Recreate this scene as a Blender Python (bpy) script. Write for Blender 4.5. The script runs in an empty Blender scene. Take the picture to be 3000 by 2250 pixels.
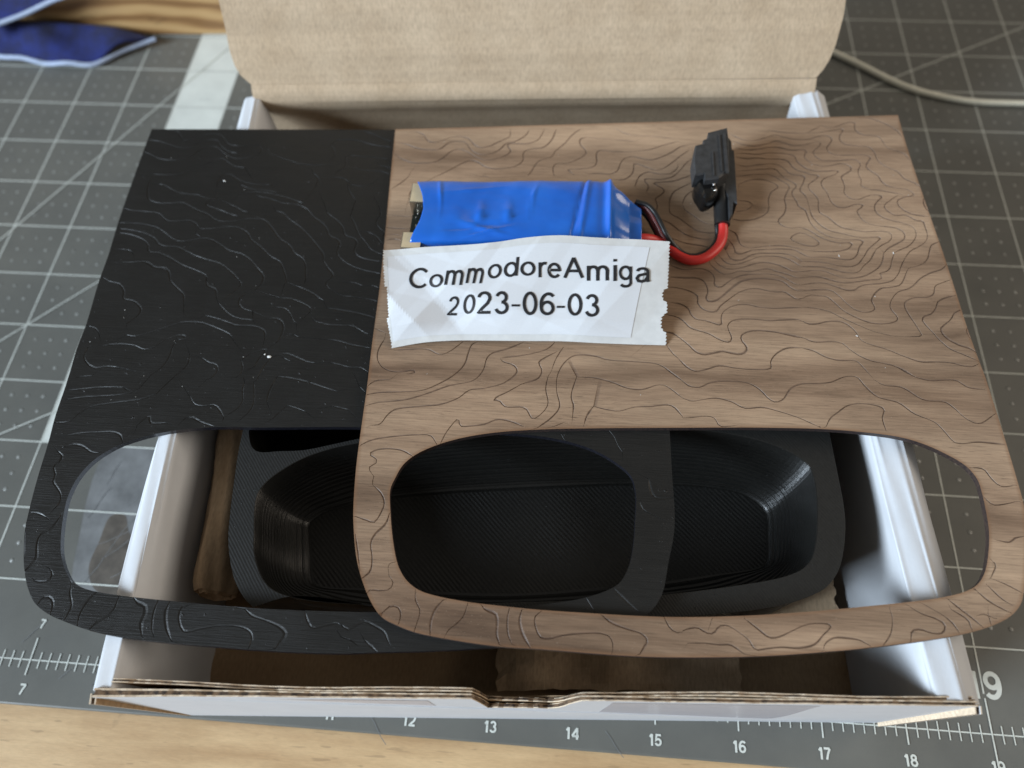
import bpy, bmesh, math, random
import numpy as np
from mathutils import Vector, Matrix, kdtree
from mathutils.geometry import delaunay_2d_cdt

# ------------------------------------------------------------------ units: the mat's inch grid
I = 0.0254
def W3(p):                       # mat inches -> metres
    return ((p[0] - 13.5) * I, (p[1] - 3.0) * I, p[2] * I)
scene = bpy.context.scene
C = bpy.context.collection
rng = random.Random(7)

# ------------------------------------------------------------------ camera
cam = bpy.data.cameras.new('camera')
cam_o = bpy.data.objects.new('camera', cam)
C.objects.link(cam_o)
cam_o.location = W3((13.5871571, -0.87310680, 10.0423289))
cam_o.rotation_euler = (0.485034372, 0.0281184954, 0.0741802964)
cam.sensor_width = 36
cam.lens = 2194.18302 / 3000 * 36
cam.clip_start = 0.01
cam.clip_end = 50
cam.dof.use_dof = True
cam.dof.focus_distance = 0.208
cam.dof.aperture_fstop = 8.5
scene.camera = cam_o
scene.render.resolution_x, scene.render.resolution_y = 1024, 768

# ------------------------------------------------------------------ light: a window to the left front, the room all round
scene.view_settings.view_transform = 'Standard'
scene.view_settings.look = 'None'
scene.view_settings.exposure = 0.0
world = bpy.data.worlds.new('World')
scene.world = world
world.use_nodes = True
bg = world.node_tree.nodes['Background']
bg.inputs[0].default_value = (1.0, 0.955, 0.88, 1)
bg.inputs[1].default_value = 0.19
def area(name, loc, target, sx, sy, power, color):
    l = bpy.data.lights.new(name, 'AREA')
    l.shape = 'RECTANGLE'; l.size, l.size_y = sx, sy
    l.energy = power; l.color = color
    o = bpy.data.objects.new(name, l); C.objects.link(o)
    o.location = loc
    o.rotation_euler = (Vector(target) - Vector(loc)).to_track_quat('-Z', 'Y').to_euler()
    return o
area('window_light', (-3.05, -1.55, 1.45), (0, 0, 0.05), 1.25, 1.25, 290, (0.74, 0.87, 1.0))
area('room_light', (2.9, 0.5, 1.6), (0, 0, 0.05), 2.2, 1.4, 54, (1.0, 0.87, 0.72))

# ------------------------------------------------------------------ node helpers
def new_mat(name):
    m = bpy.data.materials.new(name); m.use_nodes = True
    nt = m.node_tree
    return m, nt, nt.nodes['Principled BSDF']
def N(nt, typ, **kw):
    n = nt.nodes.new(typ)
    for k, v in kw.items():
        if k.startswith('_'): setattr(n, k[1:], v)
        else: n.inputs[k.replace('__', ' ')].default_value = v
    return n
def coords(nt, scale=(1, 1, 1), rot=0.0, loc=(0, 0, 0)):      # object space, in inches
    tc = N(nt, 'ShaderNodeTexCoord')
    mp = N(nt, 'ShaderNodeMapping')
    mp.inputs['Scale'].default_value = tuple(s / I for s in scale)
    mp.inputs['Rotation'].default_value = (0, 0, rot) if not isinstance(rot, tuple) else rot
    mp.inputs['Location'].default_value = loc
    nt.links.new(tc.outputs['Object'], mp.inputs['Vector'])
    return mp.outputs['Vector']
def noise(nt, vec, scale, detail=4, rough=0.6, dist=0.0):
    n = N(nt, 'ShaderNodeTexNoise', Scale=scale, Detail=detail, Roughness=rough, Distortion=dist)
    nt.links.new(vec, n.inputs['Vector'])
    return n.outputs['Fac']
def ramp(nt, fac, stops):
    r = N(nt, 'ShaderNodeValToRGB')
    el = r.color_ramp.elements
    while len(el) < len(stops): el.new(0.5)
    for e, (p, c) in zip(el, stops):
        e.position = p; e.color = (*c, 1) if len(c) == 3 else c
    nt.links.new(fac, r.inputs['Fac'])
    return r.outputs['Color']
def g(v): return (v, v, v)
def mix(nt, fac, a, b, mode='MIX'):
    m = N(nt, 'ShaderNodeMix', _data_type='RGBA', _blend_type=mode)
    for sock, val in ((m.inputs['Factor'], fac), (m.inputs['A'], a), (m.inputs['B'], b)):
        if isinstance(val, bpy.types.NodeSocket): nt.links.new(val, sock)
        elif isinstance(val, (int, float)): sock.default_value = val
        else: sock.default_value = (*val, 1)
    return m.outputs['Result']
def math_(nt, op, a, b=None, c=None):
    m = N(nt, 'ShaderNodeMath', _operation=op)
    for i, val in enumerate((a, b, c)):
        if val is None: continue
        if isinstance(val, bpy.types.NodeSocket): nt.links.new(val, m.inputs[i])
        else: m.inputs[i].default_value = val
    return m.outputs[0]
def bump(nt, bsdf, height, strength, dist):
    b = N(nt, 'ShaderNodeBump', Strength=strength, Distance=dist * I)
    nt.links.new(height, b.inputs['Height'])
    prev = bsdf.inputs['Normal']
    if prev.is_linked:
        nt.links.new(prev.links[0].from_socket, b.inputs['Normal'])
    nt.links.new(b.outputs['Normal'], prev)
def simple(name, color, rough=0.5, metal=0.0, spec=0.5, var=0.12, vscale=6, bstr=0.0, bscale=60, bdist=0.004):
    m, nt, b = new_mat(name)
    v = coords(nt)
    f = noise(nt, v, vscale)
    lo = tuple(c * (1 - var) for c in color); hi = tuple(min(1, c * (1 + var)) for c in color)
    nt.links.new(ramp(nt, f, [(0.3, lo), (0.7, hi)]), b.inputs['Base Color'])
    b.inputs['Roughness'].default_value = rough
    b.inputs['Metallic'].default_value = metal
    b.inputs['Specular IOR Level'].default_value = spec
    if bstr: bump(nt, b, noise(nt, v, bscale, 5), bstr, bdist)
    return m

# ------------------------------------------------------------------ materials
def mat_vinyl():
    m, nt, b = new_mat('mat_vinyl')
    v = coords(nt, loc=(13.5, 3, 0))
    sep = N(nt, 'ShaderNodeSeparateXYZ'); nt.links.new(v, sep.inputs[0])
    X, Y = sep.outputs[0], sep.outputs[1]
    def near(c):
        f = math_(nt, 'FRACT', math_(nt, 'MULTIPLY_ADD', c, 4.0, 0.5))
        return math_(nt, 'MULTIPLY', math_(nt, 'SUBTRACT', f, 0.5), 0.25)
    def notline(c):
        return math_(nt, 'GREATER_THAN', math_(nt, 'FRACT', math_(nt, 'ADD', c, 0.125)), 0.25)
    dx, dy = near(X), near(Y)
    d = math_(nt, 'SQRT', math_(nt, 'ADD', math_(nt, 'MULTIPLY', dx, dx), math_(nt, 'MULTIPLY', dy, dy)))
    spot = N(nt, 'ShaderNodeMapRange'); spot.inputs[1].default_value = 0.032; spot.inputs[2].default_value = 0.014
    nt.links.new(d, spot.inputs[0])
    dot = spot.outputs[0]
    for k in (notline(X), notline(Y), math_(nt, 'GREATER_THAN', Y, 1.05)):
        dot = math_(nt, 'MULTIPLY', dot, k)
    worn = ramp(nt, noise(nt, v, 3.0, 3), [(0.35, g(0.25)), (0.6, g(1.0))])
    base = ramp(nt, noise(nt, v, 0.9, 6, 0.65), [(0.3, (0.108, 0.108, 0.097)), (0.7, (0.144, 0.142, 0.124))])
    grain = noise(nt, v, 120, 2)
    base = mix(nt, 0.25, base, ramp(nt, grain, [(0.3, (0.06, 0.062, 0.058)), (0.7, (0.17, 0.172, 0.16))]))
    sv = coords(nt, scale=(0.5, 14, 1), rot=0.5)
    scr = ramp(nt, noise(nt, sv, 3.2, 4, 0.7), [(0.66, g(0.0)), (0.72, g(1.0))])
    base = mix(nt, math_(nt, 'MULTIPLY', scr, 0.12), base, (0.25, 0.25, 0.24))
    dotf = math_(nt, 'MULTIPLY', dot, math_(nt, 'MULTIPLY', worn, 0.75))
    base = mix(nt, dotf, base, (0.36, 0.37, 0.35))
    nt.links.new(base, b.inputs['Base Color'])
    nt.links.new(ramp(nt, noise(nt, v, 1.3, 5), [(0.3, g(0.34)), (0.7, g(0.46))]), b.inputs['Roughness'])
    bump(nt, b, grain, 0.25, 0.003)
    bump(nt, b, dot, 0.9, 0.008)
    return m
def mat_print():
    m, nt, b = new_mat('white_print')
    v = coords(nt, loc=(13.5, 3, 0))
    f = noise(nt, v, 7, 5, 0.7)
    nt.links.new(ramp(nt, f, [(0.25, (0.30, 0.305, 0.28)), (0.42, (0.58, 0.60, 0.55)), (0.8, (0.68, 0.70, 0.65))]), b.inputs['Base Color'])
    b.inputs['Roughness'].default_value = 0.5
    return m
def mat_walnut():
    m, nt, b = new_mat('walnut_veneer')
    rot = -math.radians(4.5)
    v1 = coords(nt, scale=(0.10, 1.0, 1), rot=rot)
    wav = noise(nt, coords(nt, scale=(0.22, 0.22, 1)), 1.0, 2)
    off = N(nt, 'ShaderNodeCombineXYZ'); nt.links.new(math_(nt, 'MULTIPLY', wav, 1.1), off.inputs[1])
    va = N(nt, 'ShaderNodeVectorMath', _operation='ADD')
    nt.links.new(v1, va.inputs[0]); nt.links.new(off.outputs[0], va.inputs[1])
    band = noise(nt, va.outputs[0], 1.5, 6, 0.55)
    col = ramp(nt, band, [(0.30, (0.105, 0.063, 0.039)), (0.40, (0.198, 0.127, 0.081)), (0.51, (0.305, 0.205, 0.134)), (0.68, (0.428, 0.300, 0.199))])
    fine = noise(nt, coords(nt, scale=(1.1, 26, 1), rot=rot), 2.2, 5, 0.65)
    col = mix(nt, 0.75, col, ramp(nt, fine, [(0.25, g(0.55)), (0.5, g(0.98)), (0.75, g(1.25))]), 'MULTIPLY')
    pore = ramp(nt, noise(nt, coords(nt, scale=(3.2, 60, 1), rot=rot), 2.0, 3, 0.6), [(0.58, g(1.0)), (0.68, g(0.42))])
    reg = ramp(nt, noise(nt, coords(nt, scale=(0.5, 0.8, 1)), 1.2, 3), [(0.4, g(0.25)), (0.65, g(0.95))])
    col = mix(nt, reg, col, mix(nt, 1.0, col, pore, 'MULTIPLY'))
    speck = ramp(nt, noise(nt, coords(nt, scale=(1, 1.6, 1)), 55, 2), [(0.68, g(0.0)), (0.74, g(1.0))])
    col = mix(nt, math_(nt, 'MULTIPLY', speck, 0.5), col, (0.46, 0.36, 0.27))
    a = N(nt, 'ShaderNodeAttribute', _attribute_name='groove')
    burn = math_(nt, 'POWER', a.outputs['Fac'], 0.45)
    cloud = ramp(nt, noise(nt, coords(nt, scale=(0.35, 0.9, 1), rot=rot), 1.1, 3), [(0.32, g(0.78)), (0.6, g(1.08))])
    col = mix(nt, 0.9, col, cloud, 'MULTIPLY')
    rung = ramp(nt, noise(nt, coords(nt, scale=(2, 40, 1), rot=rot), 1.6, 2), [(0.4, (0.058, 0.035, 0.025)), (0.6, (0.135, 0.084, 0.058))])
    col = mix(nt, math_(nt, 'MULTIPLY', burn, 0.93), col, rung)
    e = N(nt, 'ShaderNodeAttribute', _attribute_name='rim')
    col = mix(nt, math_(nt, 'MULTIPLY', e.outputs['Fac'], 0.62), col, (0.19, 0.095, 0.045))
    nt.links.new(col, b.inputs['Base Color'])
    b.inputs['Roughness'].default_value = 0.56
    b.inputs['Specular IOR Level'].default_value = 0.35
    bump(nt, b, fine, 0.35, 0.004)
    return m
def mat_char():
    m, nt, b = new_mat('laser_charred_edge')
    f = noise(nt, coords(nt), 40, 3)
    nt.links.new(ramp(nt, f, [(0.3, (0.012, 0.009, 0.012)), (0.7, (0.05, 0.032, 0.025))]), b.inputs['Base Color'])
    b.inputs['Roughness'].default_value = 0.5
    return m
def mat_black_paint():
    m, nt, b = new_mat('black_painted_wood')
    rot = -math.radians(2.4)
    fine = noise(nt, coords(nt, scale=(0.9, 34, 1), rot=rot), 2.0, 5, 0.7)
    nt.links.new(ramp(nt, fine, [(0.3, (0.0095, 0.0092, 0.0085)), (0.7, (0.016, 0.0153, 0.014))]), b.inputs['Base Color'])
    nt.links.new(ramp(nt, noise(nt, coords(nt), 2.0, 4), [(0.3, g(0.38)), (0.7, g(0.50))]), b.inputs['Roughness'])
    b.inputs['Specular IOR Level'].default_value = 0.30
    streak = ramp(nt, noise(nt, coords(nt, scale=(1.6, 46, 1), rot=rot), 1.6, 4, 0.65), [(0.42, g(0.0)), (0.62, g(1.0))])
    bump(nt, b, streak, 0.32, 0.004)
    lump = ramp(nt, noise(nt, coords(nt), 16, 2), [(0.70, g(0)), (0.80, g(1))])
    bump(nt, b, lump, 0.8, 0.012)
    return m
def mat_kraft(name, lo, hi, rough=0.8):
    m, nt, b = new_mat(name)
    fib = noise(nt, coords(nt, scale=(7, 1.6, 2.4)), 6.0, 5, 0.7)
    cloud = noise(nt, coords(nt), 1.4, 4)
    col = ramp(nt, cloud, [(0.3, lo), (0.7, hi)])
    col = mix(nt, 0.8, col, ramp(nt, fib, [(0.28, g(0.70)), (0.5, g(1.0)), (0.72, g(1.22))]), 'MULTIPLY')
    flut = noise(nt, coords(nt, scale=(0.12, 1, 6)), 1.3, 3, 0.7)
    col = mix(nt, 0.5, col, ramp(nt, flut, [(0.3, g(0.80)), (0.7, g(1.08))]), 'MULTIPLY')
    nt.links.new(col, b.inputs['Base Color'])
    b.inputs['Roughness'].default_value = rough
    b.inputs['Specular IOR Level'].default_value = 0.2
    bump(nt, b, fib, 0.3, 0.006)
    bump(nt, b, flut, 0.4, 0.012)
    return m
def mat_flute():
    m, nt, b = new_mat('corrugated_core')
    w = noise(nt, coords(nt, scale=(1, 1, 0.3)), 14, 3)
    nt.links.new(ramp(nt, w, [(0.38, (0.022, 0.012, 0.007)), (0.6, (0.15, 0.092, 0.05))]), b.inputs['Base Color'])
    b.inputs['Roughness'].default_value = 0.9
    return m
def mat_black_plastic(name='printed_black_plastic', kind='wall'):
    m, nt, b = new_mat(name)
    v = coords(nt)
    f = noise(nt, v, 30, 3)
    nt.links.new(ramp(nt, f, [(0.3, (0.0065, 0.0065, 0.006)), (0.7, (0.0115, 0.0115, 0.0105))]), b.inputs['Base Color'])
    b.inputs['Roughness'].default_value = {'wall': 0.30, 'floor': 0.48, 'rim': 0.6}[kind]
    b.inputs['Specular IOR Level'].default_value = {'wall': 0.45, 'floor': 0.4, 'rim': 0.35}[kind]
    if kind != 'wall':
        rot = math.radians(-45 if kind == 'floor' else -38)
        w = N(nt, 'ShaderNodeTexWave', _wave_type='BANDS', _bands_direction='X', Scale=1.0, Distortion=1.6, Detail=2.0)
        w.inputs['Detail Scale'].default_value = 0.4
        per = 0.046 if kind == 'floor' else 0.03
        sc = 0.314 / per
        vv = coords(nt, scale=(sc, sc, sc), rot=rot)
        nt.links.new(vv, w.inputs['Vector'])
        amt = ramp(nt, noise(nt, v, 1.3, 3), [(0.35, g(0.35)), (0.6, g(1.0))])
        hgt = math_(nt, 'MULTIPLY', w.outputs['Fac'], amt)
        bump(nt, b, hgt, 0.42 if kind == 'floor' else 0.18, 0.010)
    else:
        lay = N(nt, 'ShaderNodeTexWave', _wave_type='BANDS', _bands_direction='Z', Scale=1.0, Distortion=0.2)
        sc = 0.314 / 0.02
        nt.links.new(coords(nt, scale=(sc, sc, sc)), lay.inputs['Vector'])
        bump(nt, b, lay.outputs['Fac'], 0.75, 0.010)
        b.inputs['Coat Weight'].default_value = 0.06; b.inputs['Coat Roughness'].default_value = 0.18
    sp = ramp(nt, noise(nt, v, 26, 1), [(0.74, g(0)), (0.78, g(1))])
    bump(nt, b, sp, 0.8, 0.01)
    return m
def mat_blue_film():
    m, nt, b = new_mat('blue_shrink_film')
    f = noise(nt, coords(nt), 1.6, 3)
    nt.links.new(ramp(nt, f, [(0.3, (0.004, 0.100, 0.50)), (0.7, (0.012, 0.145, 0.62))]), b.inputs['Base Color'])
    b.inputs['Roughness'].default_value = 0.30
    b.inputs['Subsurface Weight'].default_value = 0.0
    b.inputs['Coat Weight'].default_value = 0.7
    b.inputs['Coat Roughness'].default_value = 0.14
    bump(nt, b, noise(nt, coords(nt, scale=(1, 1.6, 1)), 1.9, 2, 0.4), 0.42, 0.06)
    return m
def mat_paper(name='white_paper', col=(0.62, 0.635, 0.66)):
    m, nt, b = new_mat(name)
    f = noise(nt, coords(nt), 90, 2)
    nt.links.new(ramp(nt, f, [(0.3, tuple(c * 0.95 for c in col)), (0.7, col)]), b.inputs['Base Color'])
    b.inputs['Roughness'].default_value = 0.62
    b.inputs['Specular IOR Level'].default_value = 0.3
    return m
def mat_tape():
    m, nt, b = new_mat('frosted_tape')
    f = noise(nt, coords(nt), 8, 4)
    nt.links.new(ramp(nt, f, [(0.3, (0.54, 0.54, 0.53)), (0.7, (0.61, 0.61, 0.60))]), b.inputs['Base Color'])
    b.inputs['Roughness'].default_value = 0.42
    return m
def mat_oak():
    m, nt, b = new_mat('knotty_oak')
    v = coords(nt, scale=(0.25, 1, 1))
    n1 = noise(nt, v, 1.6, 5, 0.6, 1.2)
    w = N(nt, 'ShaderNodeTexWave', _wave_type='BANDS', _bands_direction='Z', Scale=0.9, Distortion=9.0, Detail=3.0)
    nt.links.new(v, w.inputs['Vector'])
    col = ramp(nt, w.outputs['Fac'], [(0.1, (0.22, 0.11, 0.038)), (0.5, (0.38, 0.215, 0.085)), (0.9, (0.47, 0.29, 0.125))])
    knot = ramp(nt, n1, [(0.30, (0.05, 0.025, 0.012)), (0.38, (1, 1, 1))])
    col = mix(nt, 0.8, col, knot, 'MULTIPLY')
    nt.links.new(col, b.inputs['Base Color'])
    b.inputs['Roughness'].default_value = 0.5
    return m
def mat_maple():
    m, nt, b = new_mat('worn_maple')
    n1 = noise(nt, coords(nt, scale=(0.25, 1.6, 1), rot=0.07), 2.2, 5, 0.6)
    col = ramp(nt, n1, [(0.3, (0.43, 0.27, 0.135)), (0.7, (0.62, 0.43, 0.235))])
    f2 = noise(nt, coords(nt, scale=(3, 22, 1), rot=0.07), 3.0, 4, 0.7)
    col = mix(nt, 0.6, col, ramp(nt, f2, [(0.3, g(0.82)), (0.7, g(1.12))]), 'MULTIPLY')
    for rot, sx, sy, th, dark in ((0.6, 0.7, 9, 0.685, 0.35), (-0.9, 0.8, 8, 0.70, 0.45), (1.4, 1.0, 7, 0.70, 0.4)):
        s = ramp(nt, noise(nt, coords(nt, scale=(sx, sy, 1), rot=rot), 2.4, 2, 0.5), [(th, g(1.0)), (th + 0.03, g(0.5 + dark * 0.5))])
        col = mix(nt, 0.75, col, s, 'MULTIPLY')
    blot = ramp(nt, noise(nt, coords(nt), 2.6, 3), [(0.70, g(1.0)), (0.76, g(0.8))])
    col = mix(nt, 0.8, col, blot, 'MULTIPLY')
    nt.links.new(col, b.inputs['Base Color'])
    b.inputs['Roughness'].default_value = 0.45
    bump(nt, b, f2, 0.3, 0.006)
    return m
def mat_cloth():
    m, nt, b = new_mat('blue_microfibre')
    f = noise(nt, coords(nt), 3.0, 4)
    nt.links.new(ramp(nt, f, [(0.35, (0.002, 0.005, 0.045)), (0.7, (0.005, 0.015, 0.135))]), b.inputs['Base Color'])
    b.inputs['Roughness'].default_value = 0.95
    b.inputs['Sheen Weight'].default_value = 0.08
    bump(nt, b, noise(nt, coords(nt), 45, 3), 0.6, 0.02)
    return m

M = dict(
    vinyl=mat_vinyl(), prnt=mat_print(), band=simple('white_band_print', (0.62, 0.645, 0.60), 0.5, var=0.08, vscale=2), walnut=mat_walnut(), char=mat_char(), blackp=mat_black_paint(),
    kraft=mat_kraft('kraft_board', (0.44, 0.325, 0.215), (0.53, 0.405, 0.28)),
    kraft_shade=mat_kraft('kraft_shaded', (0.36, 0.245, 0.145), (0.44, 0.31, 0.19)),  # same board in a darker tone, the box's inner shade painted in
    brown_paper=mat_kraft('brown_packing_paper', (0.40, 0.28, 0.175), (0.54, 0.40, 0.265)),
    flute=mat_flute(), liner=simple('board_liner', (0.55, 0.44, 0.32), 0.85, vscale=20, var=0.2),
    white=simple('white_coated_board', (0.57, 0.585, 0.61), 0.65, spec=0.2, var=0.03, vscale=3, bstr=0.15, bscale=14, bdist=0.01),
    wall=mat_black_plastic(), floor=mat_black_plastic('printed_black_floor', 'floor'), rim=mat_black_plastic('printed_black_rim', 'rim'),
    blue=mat_blue_film(), paper=mat_paper(), tape=mat_tape(), ink=simple('black_ink', (0.012, 0.012, 0.014), 0.5),
    red=simple('red_silicone', (0.62, 0.030, 0.026), 0.42, var=0.06), black=simple('black_rubber', (0.012, 0.012, 0.012), 0.42),
    dred=simple('dark_red_insulation', (0.22, 0.055, 0.05), 0.38, var=0.1),
    matte=simple('matte_black_plastic', (0.030, 0.031, 0.033), 0.55, var=0.35, vscale=12, bstr=0.3, bscale=30),
    gloss=simple('glossy_black_tape', (0.006, 0.006, 0.006), 0.16),
    metal=simple('tinned_steel', (0.62, 0.58, 0.50), 0.28, metal=1.0, var=0.05), solder=simple('solder', (0.8, 0.8, 0.8), 0.15, metal=1.0),
    pcb=simple('black_circuit_board', (0.006, 0.010, 0.008), 0.25),
    tan=simple('tan_reflection', (0.52, 0.42, 0.27), 0.5, var=0.1),  # tan of the surroundings reflected in the metal port tops, painted on
    oak=mat_oak(), maple=mat_maple(), cloth=mat_cloth(), hem=simple('pale_hem', (0.36, 0.42, 0.55), 0.9, bstr=0.6, bscale=25, bdist=0.02),
    cable=simple('ivory_cable', (0.84, 0.82, 0.69), 0.45, var=0.05), stain=simple('brown_residue', (0.088, 0.074, 0.060), 0.5, var=0.35, vscale=5),
    smear=simple('scuffed_vinyl', (0.16, 0.165, 0.165), 0.5, var=0.4, vscale=3),
    scuff_glare=simple('scuffed_glare_vinyl', (0.165, 0.168, 0.168), 0.42, var=0.32, vscale=2.2, bstr=0.2, bscale=90, bdist=0.003),  # worn vinyl, with the mat's glare painted in as a paler tone
    dust=simple('white_dust', (0.8, 0.8, 0.78), 0.6),
    edge=simple('glossy_black_edge', (0.010, 0.010, 0.014), 0.27, vscale=30, var=0.4),
    mauve=simple('clear_tape_patch', (0.52, 0.515, 0.56), 0.25, var=0.03),
)

# ------------------------------------------------------------------ object helpers (all coordinates in mat inches)
def thing(name, base, label, cat):
    o = bpy.data.objects.new(name, None); C.objects.link(o)
    o.location = W3(base); o.empty_display_size = 0.01
    o['label'] = label; o['category'] = cat
    return o
def obj(name, verts, faces, mats, parent=None, idx=None, smooth=False, base=None):
    me = bpy.data.meshes.new(name)
    off = parent.matrix_basis.translation if parent is not None else Vector(W3(base or (13.5, 3, 0)))
    root = parent
    if parent is not None and parent.parent is not None:
        off = off + parent.parent.matrix_basis.translation
    me.from_pydata([tuple(Vector(W3(v)) - off) for v in verts], [], faces)
    for mm in (mats if isinstance(mats, (list, tuple)) else [mats]): me.materials.append(mm)
    if idx is not None: me.polygons.foreach_set('material_index', idx)
    if smooth: me.polygons.foreach_set('use_smooth', [True] * len(me.polygons))
    me.update()
    o = bpy.data.objects.new(name, me); C.objects.link(o)
    if parent is not None: o.parent = parent
    else: o.location = off
    return o
class MB:
    def __init__(s): s.v, s.f, s.i = [], [], []
    def face(s, pts, mi=0):
        n = len(s.v); s.v += [tuple(p) for p in pts]; s.f.append(tuple(range(n, n + len(pts)))); s.i.append(mi)
    def add(s, v, f, mi=0):
        n = len(s.v); s.v += [tuple(p) for p in v]; s.f += [tuple(a + n for a in q) for q in f]; s.i += [mi] * len(f)
    def grid(s, rows, mi=0, closed=False):
        n = len(s.v); w = len(rows[0])
        for r in rows: s.v += [tuple(p) for p in r]
        for a in range(len(rows) - 1):
            for b in range(w if closed else w - 1):
                c = (b + 1) % w
                s.f.append((n + a * w + b, n + a * w + c, n + (a + 1) * w + c, n + (a + 1) * w + b)); s.i.append(mi)
    def box(s, x0, x1, y0, y1, z0, z1, mi=0, fr=None):
        P = [(x0, y0, z0), (x1, y0, z0), (x1, y1, z0), (x0, y1, z0), (x0, y0, z1), (x1, y0, z1), (x1, y1, z1), (x0, y1, z1)]
        if fr: P = [fr(*p) for p in P]
        s.add(P, [(3, 2, 1, 0), (4, 5, 6, 7), (0, 1, 5, 4), (1, 2, 6, 5), (2, 3, 7, 6), (3, 0, 4, 7)], mi)
    def obj(s, name, mats, parent=None, smooth=False, base=None):
        return obj(name, s.v, s.f, mats, parent, s.i, smooth, base)
def catmull(P, n=6, closed=False, corner=None):
    P = [np.array(p, float) for p in P]; out = []
    m = len(P)
    for k in range(m if closed else m - 1):
        p1, p2 = P[k], P[(k + 1) % m]
        p0 = P[k - 1] if (closed or k > 0) else 2 * p1 - p2
        p3 = P[(k + 2) % m] if (closed or k + 2 < m) else 2 * p2 - p1
        if corner:
            if k % m in corner: p0 = 2 * p1 - p2
            if (k + 1) % m in corner: p3 = 2 * p2 - p1
        t0 = 0; t1 = max(np.linalg.norm(p1 - p0), 1e-9) ** .5; t2 = t1 + max(np.linalg.norm(p2 - p1), 1e-9) ** .5; t3 = t2 + max(np.linalg.norm(p3 - p2), 1e-9) ** .5
        for j in range(n):
            t = t1 + (t2 - t1) * j / n
            a1 = (t1 - t) / t1 * p0 + t / t1 * p1
            a2 = (t2 - t) / (t2 - t1) * p1 + (t - t1) / (t2 - t1) * p2
            a3 = (t3 - t) / (t3 - t2) * p2 + (t - t2) / (t3 - t2) * p3
            b1 = (t2 - t) / t2 * a1 + t / t2 * a2
            b2 = (t3 - t) / (t3 - t1) * a2 + (t - t1) / (t3 - t1) * a3
            out.append((t2 - t) / (t2 - t1) * b1 + (t - t1) / (t2 - t1) * b2)
    if not closed: out.append(P[-1])
    return out
def corners_of(P, deg=50):
    P = [np.array(p) for p in P]; r = set()
    for k in range(len(P)):
        a = P[k] - P[k - 1]; b = P[(k + 1) % len(P)] - P[k]
        c = a @ b / (np.linalg.norm(a) * np.linalg.norm(b) + 1e-12)
        if c < math.cos(math.radians(deg)): r.add(k)
    return r
def tube_mb(mb, pts, r, seg=12, mi=0, n=6, rfun=None):
    P = [Vector(p) for p in catmull(pts, n)]
    up = Vector((0, 0, 1)); rows = []
    for k, p in enumerate(P):
        t = (P[min(k + 1, len(P) - 1)] - P[max(k - 1, 0)]).normalized()
        s = t.cross(up)
        if s.length < 1e-3: s = t.cross(Vector((0, 1, 0)))
        s.normalize(); u = s.cross(t)
        rr = r * (rfun(k / (len(P) - 1)) if rfun else 1)
        rows.append([p + (s * math.cos(a) + u * math.sin(a)) * rr for a in [2 * math.pi * q / seg for q in range(seg)]])
    mb.grid(rows, mi, closed=True)
    n0 = len(mb.v)
    for row, rev in ((rows[0], False), (rows[-1], True)):
        mb.face(row if not rev else row[::-1], mi)
def tube(name, pts, r, m, parent=None, seg=12, rfun=None):
    mb = MB(); tube_mb(mb, pts, r, seg, 0, 6, rfun)
    return mb.obj(name, m, parent, smooth=True)
def pts2(s): return [tuple(float(a) / 1000 for a in q.split(',')) for q in s.split()]
def inside(P, poly):
    P = np.asarray(P); poly = np.asarray(poly); r = np.zeros(len(P), bool)
    for (x0, y0), (x1, y1) in zip(poly, np.roll(poly, -1, 0)):
        if y0 == y1: continue
        c = ((y0 > P[:, 1]) != (y1 > P[:, 1]))
        r ^= c & (P[:, 0] < (x1 - x0) * (P[:, 1] - y0) / (y1 - y0) + x0)
    return r
def cdt(loops, extra_v=(), extra_e=()):
    V, Ed = [], []
    for L in loops:
        n = len(V); V += [Vector((float(a[0]), float(a[1]))) for a in L]
        Ed += [(n + k, n + (k + 1) % len(L)) for k in range(len(L))]
    n = len(V); V += [Vector((float(a[0]), float(a[1]))) for a in extra_v]
    Ed += [(a + n, b + n) for a, b in extra_e]
    vo, eo, fo, *_ = delaunay_2d_cdt(V, Ed, [], 0, 1e-5)
    vo = np.array([tuple(v) for v in vo]); fo = np.array([tuple(f) for f in fo if len(f) == 3])
    return vo, fo
def keep(vo, fo, outer, holes):
    c = vo[fo].mean(1); k = inside(c, outer)
    for h in holes: k &= ~inside(c, h)
    f = fo[k]
    a, b, d = vo[f[:, 0]], vo[f[:, 1]], vo[f[:, 2]]
    ar = (b[:, 0] - a[:, 0]) * (d[:, 1] - a[:, 1]) - (b[:, 1] - a[:, 1]) * (d[:, 0] - a[:, 0])
    f = f[np.abs(ar) > 1e-9]; ar = ar[np.abs(ar) > 1e-9]
    f[ar < 0] = f[ar < 0][:, ::-1]
    return f
def boundary(f):
    d = {}
    for t in f.tolist():
        for k in range(3): d[(t[k], t[(k + 1) % 3])] = 1
    return [e for e in d if (e[1], e[0]) not in d]

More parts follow.
